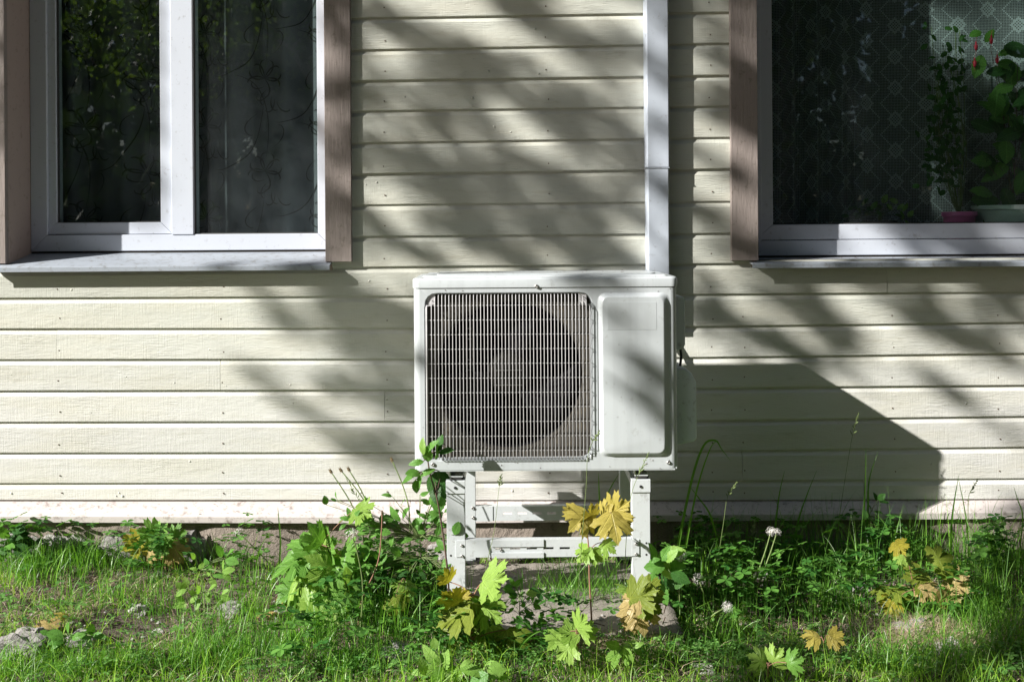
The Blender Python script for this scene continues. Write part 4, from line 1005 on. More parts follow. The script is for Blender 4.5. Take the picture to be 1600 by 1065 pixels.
plant('leafy_weed', 'young weed with broad soft leaves at the bottom before the left leg', 'weed', (690, 1062), [(688, 1045), (690, 1035)],
      [(676, 1028, 40, 130, 'olime'), (694, 1034, 34, 70, 'olime'), (668, 1046, 40, 190, 'olime'), (705, 1050, 34, 340, 'olime'), (684, 1055, 34, 250, 'olime')], -.98, 'stem', .0018)
plant('leafy_weed', 'young weed with broad soft leaves at the bottom centre edge', 'weed', (758, 1064), [(757, 1052), (758, 1042)],
      [(742, 1047, 38, 165, 'olime'), (762, 1042, 36, 40, 'olime'), (776, 1052, 34, 350, 'olime'), (750, 1060, 36, 220, 'ogreen')], -1.04, 'stem', .0018)
plant('leafy_weed', 'yellow green weed with three leaves below the olive maple', 'weed', (972, 1035), [(972, 1025), (973, 1015)],
      [(962, 1022, 30, 210, 'olime'), (980, 1020, 30, 300, 'olime'), (985, 1008, 28, 20, 'olime'), (960, 1008, 28, 150, 'olime')], -.93, 'stem', .0018)
plant('leafy_weed', 'cluster of pinnate green leaves right of the yellow green maple', 'weed', (812, 990), [(812, 960), (812, 930)],
      sprig(812, 955, 30, 2, 26, 'ogreen') + sprig(812, 940, 110, 2, 28, 'ogreen') + sprig(815, 965, -10, 2, 28, 'ogreen') + sprig(810, 950, 160, 1, 26, 'ogreen') + [(832, 925, 26, 10, 'olime'), (815, 912, 22, 90, 'ogreen'), (800, 925, 26, 150, 'ogreen')], -.80, 'stem', .0018)
plant('leafy_weed', 'soft green weed at the lower left with deeply cut leaves', 'weed', (100, 1010), [(100, 1000), (98, 992)],
      [(88, 992, 26, 160, 'ogreen'), (105, 985, 26, 80, 'ogreen'), (118, 994, 26, 20, 'ogreen'), (94, 1004, 26, 210, 'ogreen'), (142, 985, 24, 60, 'ogreen'), (152, 992, 24, 10, 'ogreen'), (135, 992, 24, 160, 'ogreen')], -.82, 'stem', .0016)
plant('leafy_weed', 'lush weed between the maple seedlings below the dandelion stalks', 'weed', (585, 975), [(585, 930), (583, 890)],
      [(575, 885, 34, 140, 'ogreen'), (595, 880, 34, 40, 'olime'), (570, 905, 34, 200, 'odark'), (600, 905, 34, 340, 'ogreen'), (588, 925, 34, 280, 'odark'), (560, 925, 30, 210, 'odark'), (575, 870, 30, 110, 'olime'), (605, 935, 30, 320, 'odark')], -.46, 'stem', .0018)
# dandelions --------------------------------------------------------
puffs = []
def fluff_mesh(full=True, n=150, seed=1):
    r = random.Random(seed); m = MB()
    for _ in range(n):
        u, a = r.uniform(-1 if full else -.3, 1), r.uniform(0, 6.28); q = math.sqrt(1 - u * u); d = Vector((q * math.cos(a), q * math.sin(a), u)); L_ = r.uniform(.85, 1.05)
        s = d.orthogonal().normalized() * .02; s2 = d.cross(s).normalized() * .02
        m.add([d * .15 - s * .6, d * .15 + s * .6, d * L_], [(0, 1, 2)])
        for _k in range(4):
            t = (s * r.uniform(-1, 1) + s2 * r.uniform(-1, 1)).normalized() * .24; e = d * L_
            w_ = d.cross(t).normalized() * .018
            m.add([e - w_, e + w_, e + t + d * .10], [(0, 1, 2)])
    me = m.mesh('seed_head', False); me.materials.append(M['fluff']); return me
def core_mesh():
    m = MB(); m.loops([[(r * math.cos(a), r * math.sin(a), z) for a in an[::12]] for r, z in ((.05, -.16), (.14, -.10), (.2, 0), (.16, .12), (.06, .17))], True, True, True)
    me = m.mesh('core'); me.materials.append(M['seed']); return me
FL = [fluff_mesh(True, 150, 1), fluff_mesh(True, 110, 2), fluff_mesh(False, 70, 3)]; CORE = core_mesh()
def bud_mesh():
    m = MB(); m.loops([[(r * math.cos(a) * (1 + .1 * (i % 2)), r * math.sin(a), z) for i, a in enumerate(an[::8])] for r, z in ((.10, -.35), (.34, -.2), (.40, .1), (.30, .5), (.2, .62))], True, True, True)
    for k in range(14):
        a = k * .45; m.add([(.26 * math.cos(a), .26 * math.sin(a), .4), (.26 * math.cos(a + .4), .26 * math.sin(a + .4), .4), (.5 * math.cos(a + .2), .5 * math.sin(a + .2), .85 + .2 * (k % 3))], [(0, 1, 2)])
        m.add([(.34 * math.cos(a), .34 * math.sin(a), -.15), (.34 * math.cos(a + .4), .34 * math.sin(a + .4), -.15), (.55 * math.cos(a + .2), .55 * math.sin(a + .2), -.6)], [(0, 1, 2)])
    me = m.mesh('spent_bud'); me.materials.append(M['seed']); return me
BUD = bud_mesh()
def dandelion(label, base_px, path, head, y, size, kind=0, sm='stem'):
    b = base_on(*base_px); b.z -= .005; root = thing('dandelion', label, 'dandelion', tuple(b), 'dandelions gone to seed')
    nodes = [P(px, py, y) for px, py in path] + [P(head[0], head[1], y)]
    mb = MB(); stemtube([b] + nodes, .0024, .0017, mb, 7); obj('stalk', mb, M[sm], root, smooth=True)
    d = (nodes[-1] - (nodes[-2] if len(nodes) > 1 else b)).normalized(); rot = d.to_track_quat('Z', 'Y').to_matrix().to_4x4(); s = size / (F / (y - CAMY)) / 2
    for me in ([BUD] if kind == 'bud' else [FL[kind], CORE]):
        o = bpy.data.objects.new(me.name.split('.')[0], me); COL.objects.link(o); o.parent = root; o.matrix_parent_inverse = Matrix.Translation(-root.location)
        o.matrix_basis = Matrix.Translation(nodes[-1] + d * s * .3) @ rot @ Matrix.Scale(s, 4)
    return root
dandelion('spent dandelion stalk leaning left, leftmost of the bare buds before the white boards', (572, 905), [(567, 835), (548, 785)], (518, 738), -.42, 12, 'bud')
dandelion('spent dandelion whose bud is the left one of the close pair before the boards', (590, 900), [(588, 830), (568, 780)], (534, 736), -.42, 12, 'bud')
dandelion('spent dandelion whose bud is the right one of the close pair before the boards', (598, 935), [(592, 850), (570, 778)], (546, 735), -.44, 12, 'bud')
dandelion('spent dandelion stalk with a single bud, nearest to the heat pump', (640, 880), [(640, 805), (630, 760)], (613, 720), -.36, 12, 'bud')
dandelion('tallest dandelion stalk with long reddish foot curving through the lime leaves', (560, 1000), [(563, 945), (590, 880), (596, 830)], (597, 802), -.60, 9, 'bud', 'redstem')
dandelion('dandelion clock on a pale stalk in front of the lime maple seedling', (555, 1040), [(562, 990), (567, 920), (560, 870)], (551, 838), -.72, 20, 2)
dandelion('dandelion clock leaning left against the bare concrete foundation', (440, 905), [(425, 885), (400, 858)], (375, 834), -.16, 17, 2)
dandelion('upright dandelion clock right beside the right front leg', (1063, 965), [(1062, 930), (1062, 890)], (1064, 870), -.62, 17, 0)
dandelion('ragged dandelion clock low behind the upright one', (1098, 955), [(1100, 930)], (1092, 906), -.55, 18, 1)
dandelion('round dandelion clock bent right over the dark soil', (1103, 985), [(1112, 962)], (1134, 949), -.76, 17, 0)
dandelion('tall leaning dandelion with half blown clock right of the stand', (1160, 955), [(1180, 905), (1196, 860)], (1204, 832), -.50, 15, 1)
dandelion('smaller dandelion clock touching the tall leaning one', (1172, 950), [(1190, 900), (1204, 862)], (1213, 834), -.47, 14, 2)
plant('dandelion_leaf', 'upright serrated dandelion leaf in front of the lime maple seedling', 'leaf', (548, 1005), [(546, 975)], [(546, 938, 84, 95, 'dand', 0)], -.66, 'redstem', .0025)

# grass -------------------------------------------------------------
def blades(name, kind_mat, bases, hgt, wid, lean, tint, segs=4, sheen=None):
    """bases (n,3); each blade a tapering, bending ribbon"""
    n = len(bases); ang = rng.uniform(0, 2 * np.pi, n); la = rng.uniform(0, 2 * np.pi, n); d = np.stack([np.cos(ang), np.sin(ang)], 1); ld = np.stack([np.cos(la), np.sin(la)], 1)
    V = np.zeros((n, segs * 2 + 1, 3))
    for s in range(segs + 1):
        t = s / segs; bend = lean * t ** 1.9
        c = np.zeros((n, 3)); c[:, :2] = bases[:, :2] + ld * (bend * hgt)[:, None]; c[:, 2] = bases[:, 2] + hgt * (t - .5 * np.clip(lean, 0, 1.2) * t ** 2.6)
        wv = wid * (1 - t) ** .7 * (.6 + .4 * min(1, t * 3))
        if s < segs:
            V[:, 2 * s, :] = c; V[:, 2 * s + 1, :] = c; V[:, 2 * s, :2] -= d * wv[:, None]; V[:, 2 * s + 1, :2] += d * wv[:, None]
        else: V[:, 2 * s, :] = c
    m = segs * 2 + 1; off = (np.arange(n) * m)[:, None, None]
    q = np.array([[2 * s, 2 * s + 1, 2 * s + 3, 2 * s + 2] for s in range(segs - 1)]); tr = np.array([[2 * segs - 2, 2 * segs - 1, 2 * segs]])
    Q = (q[None] + off).reshape(-1, 4); Tt = (tr[None] + off).reshape(-1, 3)
    me = bpy.data.meshes.new(name); me.vertices.add(n * m); me.vertices.foreach_set('co', V.reshape(-1))
    me.loops.add(Q.size + Tt.size); me.loops.foreach_set('vertex_index', np.concatenate([Q.reshape(-1), Tt.reshape(-1)]).astype(np.int32))
    me.polygons.add(len(Q) + len(Tt)); ls = np.concatenate([np.arange(len(Q)) * 4, len(Q) * 4 + np.arange(len(Tt)) * 3]).astype(np.int32)
    me.polygons.foreach_set('loop_start', ls); me.polygons.foreach_set('loop_total', np.concatenate([np.full(len(Q), 4), np.full(len(Tt), 3)]).astype(np.int32))
    me.update(); me.validate(); at = me.attributes.new('tint', 'FLOAT', 'POINT'); at.data.foreach_set('value', np.repeat(tint, m).astype(np.float32))
    me.polygons.foreach_set('use_smooth', [True] * len(me.polygons)); me.materials.append(kind_mat)
    o = bpy.data.objects.new(name, me); COL.objects.link(o); o['kind'] = 'stuff'; return o
def on_slab(x, y, m=0.0): return (x > sxa - m) & (x < sxb + m) & (y > sya - m * .3) & (y < syb + m)
def noise2(x, y, s):
    return .5 + .25 * (np.sin(x * 3.1 * s + 1.3) * np.cos(y * 4.2 * s + .7) + np.sin(x * 7.3 * s - y * 5.1 * s + 2.1) * .7 + np.sin(x * 13.1 * s + y * 11.7 * s) * .4)
def scatter(n, dens, x0=-2.6, x1=2.6, y0=-1.75, y1=-.05):
    x = rng.uniform(x0, x1, n); y = rng.uniform(y0, y1, n); k = rng.uniform(0, 1, n) < dens(x, y); x, y = x[k], y[k]
    k = ~on_slab(x, y); x, y = x[k], y[k]; z = np.array([gz(a, b) for a, b in zip(x, y)]) - .004; return np.stack([x, y, z], 1)
# short lawn, patchy
def d1(x, y):
    d = .12 + .55 * (noise2(x, y, 1.0) > .44) + .33 * (noise2(x + 5, y, 2.6) > .5)
    d = np.where((x < -.55) & (y > -.75), d * .55, d)
    d = np.where(y < -.92, 1.0, d); d = np.where((x > -.75) & (x < -.2) & (y > -.95), d * .35, d); d = np.where((x > .5) & (y > -.6), d * .45, d); d = np.where((x > .45) & (y > -.35), d * .3, d); d = np.where((x < -.6) & (y > -.7), d * (.25 + .9 * (noise2(x + 7, y, 1.7) > .5)), d)
    return d
b = scatter(105000, d1); n = len(b); h = rng.gamma(3, .0135, n) * (1 + .3 * (b[:, 1] < -.9)) ; h = np.clip(h, .015, .17)
blades('grass', M['grass'], b, h, rng.uniform(.0009, .0021, n), rng.uniform(.1, 1.1, n), np.clip(rng.normal(.40, .20, n) + .5 * (noise2(b[:, 0] + 2, b[:, 1], 1.4) - .5), 0, 1))
# lush clumps
cl_ = []; clumps = [(470, 1010, 30, .13), (380, 1030, 26, .12), (560, 1040, 26, .10), (300, 1040, 26, .10), (620, 1000, 12, .12), (330, 1000, 12, .12), (560, 975, 10, .12), (1000, 1040, 16, .10), (860, 960, 14, .18), (905, 950, 14, .20), (885, 975, 12, .18), (930, 970, 14, .18), (960, 960, 12, .20), (770, 1020, 10, .10), (1120, 1010, 14, .12), (1400, 1050, 16, .12), (1480, 1040, 16, .14), (1560, 1010, 22, .16), (1530, 960, 22, .18), (1560, 900, 18, .18), (1480, 980, 14, .14), (1300, 960, 14, .12), (1250, 900, 18, .14), (1180, 900, 12, .13), (1320, 900, 16, .14), (640, 935, 14, .16), (690, 940, 10, .14), (600, 960, 12, .14), (110, 880, 16, .15), (60, 900, 16, .13), (150, 870, 12, .14), (190, 860, 9, .12), (320, 870, 10, .12), (100, 860, 12, .12), (40, 870, 12, .12), (30, 1040, 20, .09), (110, 1050, 20, .09), (200, 1040, 20, .08), (1400, 880, 12, .14), (1440, 870, 10, .15), (240, 950, 10, .08), (390, 960, 10, .12), (420, 920, 8, .12), (170, 935, 10, .09)]
for px, py, k, hh in clumps:
    p = base_on(px, py)
    for _ in range(k * 11):
        x, y = p.x + rng.normal(0, .055), p.y + rng.normal(0, .05); y = min(y, -.05)
        if bool(on_slab(x, y, -.02)) and not (px in (860, 905, 885, 930, 960)): continue
        cl_.append((x, y, gz(x, y) - .004, hh * rng.uniform(.45, 1.25)))
cl_ = np.array(cl_); n = len(cl_)
blades('tall_grass', M['tallgrass'], cl_[:, :3], cl_[:, 3], rng.uniform(.0009, .0020, n), rng.uniform(.08, .8, n), np.clip(rng.normal(.5, .25, n), 0, 1), 6)
# long blades near the wall and the frame
lb = []
for (px0, px1, py, k, h0, h1) in ((1080, 1330, 890, 210, .12, .34), (1330, 1600, 890, 230, .12, .32), (1060, 1600, 940, 240, .10, .24), (0, 260, 888, 160, .06, .17), (0, 420, 940, 160, .05, .13), (100, 700, 1030, 160, .05, .12), (1000, 1600, 1040, 180, .05, .13), (380, 640, 905, 40, .08, .18), (640, 740, 940, 40, .12, .28), (860, 985, 960, 70, .14, .34), (1020, 1120, 930, 40, .12, .26), (1100, 1600, 1000, 90, .10, .2), (560, 700, 980, 40, .1, .22)):
    for _ in range(k):
        p = base_on(random.uniform(px0, px1), py + random.uniform(-14, 30)); lb.append((p.x, p.y, p.z - .004, random.uniform(h0, h1)))
lb = np.array(lb); n = len(lb)
blades('long_grass', M['tallgrass'], lb[:, :3], lb[:, 3], rng.uniform(.0010, .0021, n), rng.uniform(.02, .5, n), np.clip(rng.normal(.45, .2, n), 0, 1), 8)
# dead straw lying in the sward
def d2(x, y): return np.where(x < -.5, .9, .55) * (noise2(x + 3, y, 1.3) > .36)
b = scatter(42000, d2); n = len(b); b[:, 2] += rng.uniform(0, .008, n)
blades('dry_grass', M['straw'], b, rng.uniform(.02, .06, n), rng.uniform(.0006, .0012, n), rng.uniform(1.0, 2.6, n), rng.uniform(0, 1, n), 3)
p = base_on(1455, 1012); k = 1500; bb = np.stack([p.x + rng.normal(0, .10, k), p.y + rng.normal(0, .05, k), np.full(k, p.z) + rng.uniform(0, .02, k)], 1)
blades('dry_grass_clump', M['straw'], bb, rng.uniform(.03, .09, k), rng.uniform(.0008, .0014, k), rng.uniform(.6, 2.2, k), rng.uniform(0, 1, k), 4)
p = base_on(935, 1025); k = 900; bb = np.stack([p.x + rng.normal(0, .09, k), p.y + rng.normal(0, .06, k), np.full(k, p.z) + rng.uniform(0, .02, k)], 1)
blades('dry_grass_clump', M['straw'], bb, rng.uniform(.03, .10, k), rng.uniform(.0006, .0011, k), rng.uniform(.6, 2.2, k), rng.uniform(0, 1, k), 4)
# clover and other ground cover: three rounded leaflets on a thin stalk
def clover(name, spots, mat, r0, r1, hh, nl=3):
    V = []; Fc = []; T_ = []
    for x, y in spots:
        z0 = gz(x, y); z = z0 + random.uniform(*hh); t = random.random(); a0 = random.uniform(0, 6.28); r = random.uniform(r0, r1); i = len(V)
        V += [(x - .0007, y, z0), (x + .0007, y, z0), (x, y, z)]; Fc.append((i, i + 1, i + 2)); T_ += [t] * 3
        tx, ty = random.uniform(-.5, .5), random.uniform(-.7, .2)
        for k in range(nl):
            a = a0 + k * 6.283 / nl; c, s = math.cos(a), math.sin(a); i = len(V); tt = min(1, max(0, t + random.uniform(-.2, .2)))
            for u, v in ((0, 0), (.5, .34), (.95, .36), (1.12, .0), (.95, -.36), (.5, -.34)):
                dx, dy_ = r * (u * c - v * s), r * (u * s + v * c); V.append((x + dx, y + dy_, z + dx * tx + dy_ * ty + (abs(v) * .3 - .12 * u) * r))
            T_ += [tt] * 6; Fc += [(i, i + 1, i + 2, i + 3), (i, i + 3, i + 4, i + 5)]
    me = bpy.data.meshes.new(name); me.from_pydata(V, [], Fc); me.materials.append(mat); at = me.attributes.new('tint', 'FLOAT', 'POINT'); at.data.foreach_set('value', np.array(T_, np.float32))
    o = bpy.data.objects.new(name, me); COL.objects.link(o); o['kind'] = 'stuff'
sp = []
for px, py, k, sx_, sy_ in ((1060, 1020, 420, .22, .09), (1150, 1045, 260, .2, .06), (620, 1050, 240, .22, .06), (700, 985, 160, .15, .09), (830, 1040, 240, .16, .06), (1350, 1050, 200, .2, .05), (480, 1055, 200, .2, .05), (60, 980, 140, .25, .1), (1120, 940, 150, .18, .12), (1560, 1040, 160, .15, .07), (580, 935, 140, .12, .12), (180, 1050, 160, .2, .05), (1260, 930, 120, .2, .1), (350, 990, 110, .2, .1)):
    p = base_on(px, py)
    for _ in range(k):
        x, y = p.x + random.gauss(0, sx_ * .6), p.y + random.gauss(0, sy_ * .7)
        if not bool(on_slab(x, y)) and y < -.06: sp.append((x, y))
clover('clover', sp, M['clover'], .006, .013, (.015, .06))
sp = [(random.uniform(-2.3, 2.3), random.uniform(-1.4, -.06)) for _ in range(2200)]; sp = [q for q in sp if not bool(on_slab(*q))]
clover('creeping_weeds', sp, M['clover'], .004, .010, (.004, .03), 5)
sp = [(random.uniform(-2.3, 2.3), random.uniform(-1.4, -.07)) for _ in range(1100)]; sp = [q for q in sp if not bool(on_slab(*q)) and noise2(q[0] + 1, q[1], 1.9) > .42]
clover('broad_weeds', sp, M['clover'], .012, .024, (.012, .05), 4)
sp = []
for px, py, k, sx_, sy_ in ((1045, 955, 150, .10, .10), (1090, 900, 90, .08, .05), (1180, 985, 90, .14, .06), (1320, 960, 80, .14, .06), (860, 1035, 80, .12, .04), (240, 905, 50, .1, .05), (500, 1045, 60, .14, .04), (600, 935, 190, .14, .10), (660, 945, 110, .09, .12), (540, 990, 70, .12, .05), (1140, 940, 90, .12, .10), (1240, 915, 90, .14, .10), (1370, 900, 70, .10, .08), (1550, 910, 90, .10, .10), (700, 1030, 60, .08, .04), (830, 985, 70, .06, .05), (30, 890, 60, .09, .05), (150, 880, 40, .12, .05), (1000, 1010, 60, .1, .05), (380, 900, 40, .1, .05), (1470, 980, 70, .14, .06)):
    p = base_on(px, py)
    for _ in range(k):
        x, y = p.x + random.gauss(0, sx_ * .6), p.y + random.gauss(0, sy_ * .7)
        if not bool(on_slab(x, y)) and y < -.07: sp += [(x, y)] * (1 + (random.random() < .0))
clover('tall_weeds', sp, M['weed'], .013, .026, (.05, .19), 4)
# gravel
gv = MB()
for _ in range(3800):
    x, y = random.uniform(-2.3, 2.3), random.uniform(-1.5, -.05)
    if bool(on_slab(x, y)) and random.random() < .85: continue
    z = SLAB_Z if bool(on_slab(x, y)) else gz(x, y); r = random.choice((.002, .003, .004, .007)) * random.uniform(.6, 1.5)
    q = [(x + r * random.uniform(.6, 1.2) * math.cos(a), y + r * random.uniform(.6, 1.2) * math.sin(a), z + r * .1) for a in (0, 1.25, 2.5, 3.8, 5.0)]
    gv.add(q + [(x, y, z + r * random.uniform(.5, .9))], [(0, 1, 5), (1, 2, 5), (2, 3, 5), (3, 4, 5), (4, 0, 5)])
obj('gravel', gv, M['whitestone'], kind='stuff', fix=False)
lf = MB()                                              # twigs and bits
for _ in range(600):
    x, y = random.uniform(-2.3, 2.3), random.uniform(-1.4, -.05); z = (SLAB_Z if bool(on_slab(x, y)) else gz(x, y)) + .004; a = random.uniform(0, 3.14); l = random.uniform(.01, .05)
    lf.tube([(x, y, z), (x + l * math.cos(a), y + l * math.sin(a), z + random.uniform(0, .02))], random.uniform(.0007, .0018), 4)
obj('twigs', lf, M['litter'], kind='stuff')
# single grass stalks with seed heads and big single blades
def stalk(label, base_px, path, y, head_len=.0, w_=.0011, spik=14, mat='tallgrass'):
    b = base_on(*base_px); b.z -= .005; root = thing('grass_stalk', label, 'grass stalk', tuple(b), 'flowering grass stalks')
    nodes = [P(px, py, y) for px, py in path]; mb = MB(); stemtube([b] + nodes, w_, w_ * .6, mb, 5); obj('stem', mb, M['stem'], root, smooth=True)
    hd = MB(); a_, b_ = nodes[-2], nodes[-1]
    for i in range(spik):
        t = i / spik; c = a_.lerp(b_, t * 1.05); d = (b_ - a_).normalized(); s = Vector((random.uniform(-1, 1), random.uniform(-1, 1), random.uniform(-.2, .6))).normalized()
        e = c + (d * .5 + s * .8) * .016 * (1.1 - t); q = c + (d * .5 + s * .8) * .008 * (1.1 - t)
        hd.tube([c, q, e], [.0004, .0019, .0005], 4)
    obj('seed_head', hd, M['stem'], root)
stalk('flowering grass stalk crossing the right side of the fan grille', (900, 985), [(908, 860), (916, 760), (918, 715), (926, 690), (938, 672)], -.72)
stalk('flowering grass stalk in front of the bottom of the service cover', (975, 960), [(978, 850), (985, 780), (996, 745), (1014, 706)], -.68)
stalk('pale flowering grass stalk right of the stand before the drip board', (1112, 965), [(1118, 900), (1130, 820), (1137, 775), (1152, 752)], -.45)
stalk('thin flowering grass stalk before the diagonal shadow edge', (1300, 905), [(1310, 820), (1320, 750), (1332, 680), (1342, 645)], -.20)
stalk('flowering grass stalk at far right with a bright head before the lower board', (1510, 930), [(1512, 850), (1513, 790), (1515, 770), (1528, 748)], -.22)
stalk('very thin grass stalk before the lower left end of the boards', (600, 950), [(606, 860), (560, 780), (540, 745)], -.35, w_=.0009)
stalk('grass stalk standing between the two front legs of the frame', (752, 980), [(757, 900), (772, 830), (780, 760), (784, 740)], -.72, w_=.0009)
stalk('small nodding grass head before the dark foundation right of the stand', (1180, 930), [(1178, 870), (1176, 835), (1180, 812)], -.30, w_=.0009)
def bladething(label, base_px, path, y, w_=.0045):
    b = base_on(*base_px); root_z = b.z - .005; nodes = [Vector((b.x, b.y, root_z))] + [P(px, py, y) for px, py in path]; pts_ = []
    for i in range(len(nodes) - 1):
        p0, p1, p2, p3 = nodes[max(i - 1, 0)], nodes[i], nodes[i + 1], nodes[min(i + 2, len(nodes) - 1)]
        for t in (0, .2, .4, .6, .8): pts_.append(.5 * ((2 * p1) + (p2 - p0) * t + (2 * p0 - 5 * p1 + 4 * p2 - p3) * t * t + (3 * p1 - p0 - 3 * p2 + p3) * t ** 3))
    pts_.append(nodes[-1]); m = MB(); L = []; n_ = len(pts_)
    for i, p in enumerate(pts_):
        d = (pts_[min(i + 1, n_ - 1)] - pts_[max(i - 1, 0)]).normalized(); s = d.cross(Vector((.25, -1, .1))).normalized(); ww = w_ * (1 - (i / (n_ - 1)) ** 2) * (.55 + .45 * min(1, i / 4)) + .0002
        L.append([p - s * ww, p + Vector((0, .0014, 0)), p + s * ww])
    m.loops([[tuple(q) for q in l] for l in L], False); o = obj('wild_grass', m, M['tallgrass'], smooth=True, fix=False); tag(o, label, 'grass', 'broad grass blades by the wall')
    at = o.data.attributes.new('tint', 'FLOAT', 'POINT'); at.data.foreach_set('value', [random.uniform(.25, .6)] * len(o.data.vertices))
bladething('broad grass blade arching right beside the valve cover', (1045, 940), [(1062, 840), (1082, 745), (1100, 695), (1118, 688), (1128, 702), (1142, 720)], -.42)
bladething('broad grass blade rising steeply behind the arching one', (1060, 930), [(1072, 850), (1090, 760), (1110, 700), (1122, 688)], -.36, .0038)
bladething('grass blade slanting down to the right of the stand', (1130, 870), [(1112, 810), (1092, 778), (1078, 760)], -.30, .0035)
bladething('upright grass blade before the lowest board in shadow', (1205, 900), [(1212, 820), (1218, 770), (1226, 735)], -.22, .0038)
bladething('leaning grass blade next to the dark nodding grass', (1235, 900), [(1246, 820), (1260, 775), (1276, 735)], -.20, .0035)
bladething('tall dark grass blade in the middle of the unit shadow', (1352, 880), [(1356, 800), (1358, 750), (1372, 705)], -.16, .0045)
bladething('second tall dark grass blade in the middle of the unit shadow', (1352, 890), [(1350, 810), (1352, 750), (1353, 700)], -.18, .0040)
bladething('bright upright grass blade where the shadow corner meets the drip board', (1486, 880), [(1486, 830), (1490, 790), (1498, 742)], -.20, .0050)
bladething('long bright grass blade crossing the first at the shadow corner', (1512, 940), [(1514, 860), (1508, 800), (1497, 745)], -.24, .0038)
bladething('thin grass blade reaching the boards at the far right', (1590, 850), [(1598, 810), (1590, 780), (1584, 760)], -.12, .0030)
bladething('dark grass blade behind the gap under the heat pump', (935, 880), [(937, 800), (936, 765), (935, 738)], -.16, .0040)
bladething('dark leaning grass blade behind the gap under the heat pump', (925, 890), [(938, 810), (950, 770), (968, 738)], -.16, .0045)
bladething('thin grass blade standing alone before the foundation at left', (435, 900), [(438, 850), (436, 815), (434, 792)], -.20, .0028)
bladething('grass blade rising left of the bright pinnate seedling', (395, 950), [(398, 900), (405, 860), (418, 835)], -.30, .0030)
bladething('long green blade lying across the foreground right of the soil patch', (800, 1030), [(820, 1000), (850, 985), (880, 1010)], -.90, .0030)
# fallen leaves
for i, (px, py, s_, kd, lab) in enumerate(((70, 990, 26, 'mtan', 'dry tan fallen leaf at the lower left'), (106, 970, 20, 'mgold', 'small gold fallen leaf in the left grass'), (420, 965, 30, 'mtan', 'tan fallen leaf left of the lime maple seedling'), (432, 948, 22, 'mgold', 'orange brown fallen leaf beside the tan one'))):
    p = base_on(px, py); o = bpy.data.objects.new('fallen_leaf', LM[kd][i % 3]); COL.objects.link(o); tag(o, lab, 'leaf')
    o.matrix_basis = Matrix.Translation((p.x, p.y, p.z + .025)) @ Matrix.Rotation(i * 1.7, 4, 'Z') @ Matrix.Rotation(.35, 4, 'X') @ Matrix.Scale(s_ / 480, 4)

# ---------------------------------------------------------------- house plants in the right window
def pot(name, label, px0, px1, pytop, y, m, mat_label):
    x0, x1 = X(px0, pytop, y), X(px1, pytop, y); r = (x1 - x0) / 2; cx_ = (x0 + x1) / 2; zt = Z(px0, pytop, y); zb_ = fzb2 + .046
    root = thing(name, label, 'flower pot', (cx_, y, zb_)); a_ = an[::3]
    mb = MB(); mb.loops([[(cx_ + q * math.cos(a), y + q * math.sin(a), z) for a in a_] for q, z in ((r * .72, zb_), (r * .92, zt - .02), (r * .95, zt - .018), (r, zt - .016), (r, zt - .002), (r * .98, zt), (r * .93, zt), (r * .9, zt - .03))], True, True, True)
    o = obj('pot', mb, M[m], root, smooth=True); smooth_angle(o, 40)
    obj('potting_soil', MB().loops([[(cx_ + r * .9 * math.cos(a), y + r * .9 * math.sin(a), zt - .012) for a in a_]], True, False, True), M['soil'], root); return root, Vector((cx_, y, zt - .012))
def houseplant(name, label, c, stems, y, kinds, m='stem'):
    root = thing(name, label, 'house plant', tuple(c)); mb = MB()
    for path, leaves in stems:
        nodes = [c] + [P(px, py, y) for px, py in path]; stemtube(nodes, .002, .001, mb, 5)
        for (px, py, ln, ang, kd) in leaves:
            cc = P(px, py, y + random.uniform(-.03, .01)); a = R(ang)
            place_leaf(root, random.choice(LM[kd]), cc, ln / (F / (y - CAMY)) * 1.1, (math.cos(a), -.2, math.sin(a)), (random.uniform(-.3, .3), -1, random.uniform(.2, .8)))
    obj('stem', mb, M[m], root, smooth=True); return root
yp = .315
r1, c1 = pot('flower_pot', 'small magenta pot on the window board behind the lace side', 1473, 1525, 331, yp, 'pinkpot', '')
r2, c2 = pot('flower_pot', 'wide pale green pot on the window board at the right picture edge', 1522, 1640, 321, yp + .005, 'palepot', '')
st = []
for k in range(16):
    x = 1490 + random.uniform(-22, 24); t = random.uniform(100, 300)
    path = [(1497 + (x - 1497) * .5, 300), (x - 10 + random.uniform(-10, 10), 330 - t * .6), (x - 14 + random.uniform(-24, 20), 330 - t)]
    st.append((path, [(path[-1][0] + random.uniform(-12, 12), path[-1][1] + q, 12, random.uniform(0, 360), 'odark') for q in range(0, int(t * .8), 16)]))
houseplant('house_plant', 'wispy thin stemmed plant growing from the magenta pot', c1, st, yp - .01, None)
st = []
random.seed(11)
for (px, py) in ((1560, 120), (1590, 100), (1575, 180), (1600, 150), (1545, 260), (1590, 260), (1600, 200)):
    lv = [(px + random.uniform(-30, 30), py + random.uniform(-30, 90), random.uniform(26, 42), random.uniform(150, 390), random.choice(('odark', 'odark', 'ogreen'))) for _ in range(8)]
    st.append(([(1585, 270), (1585 + (px - 1585) * .5, (py + 300) / 2), (px, py)], lv))
st.append(([(1580, 290), (1560, 258)], [(1538, 252, 32, 175, 'ogreen'), (1556, 272, 38, 200, 'ogreen'), (1575, 250, 34, 160, 'odark')]))
st.append(([(1570, 200), (1545, 60)], [(1526, 52, 20, 200, 'ogreen'), (1545, 58, 22, 60, 'ogreen'), (1530, 92, 20, 230, 'ogreen'), (1575, 80, 34, 20, 'ogreen'), (1555, 112, 30, 10, 'odark')]))
hp = houseplant('fuchsia', 'tall fuchsia with hanging red flowers behind the right window', c2, st, yp - .01, None, 'woodstem')
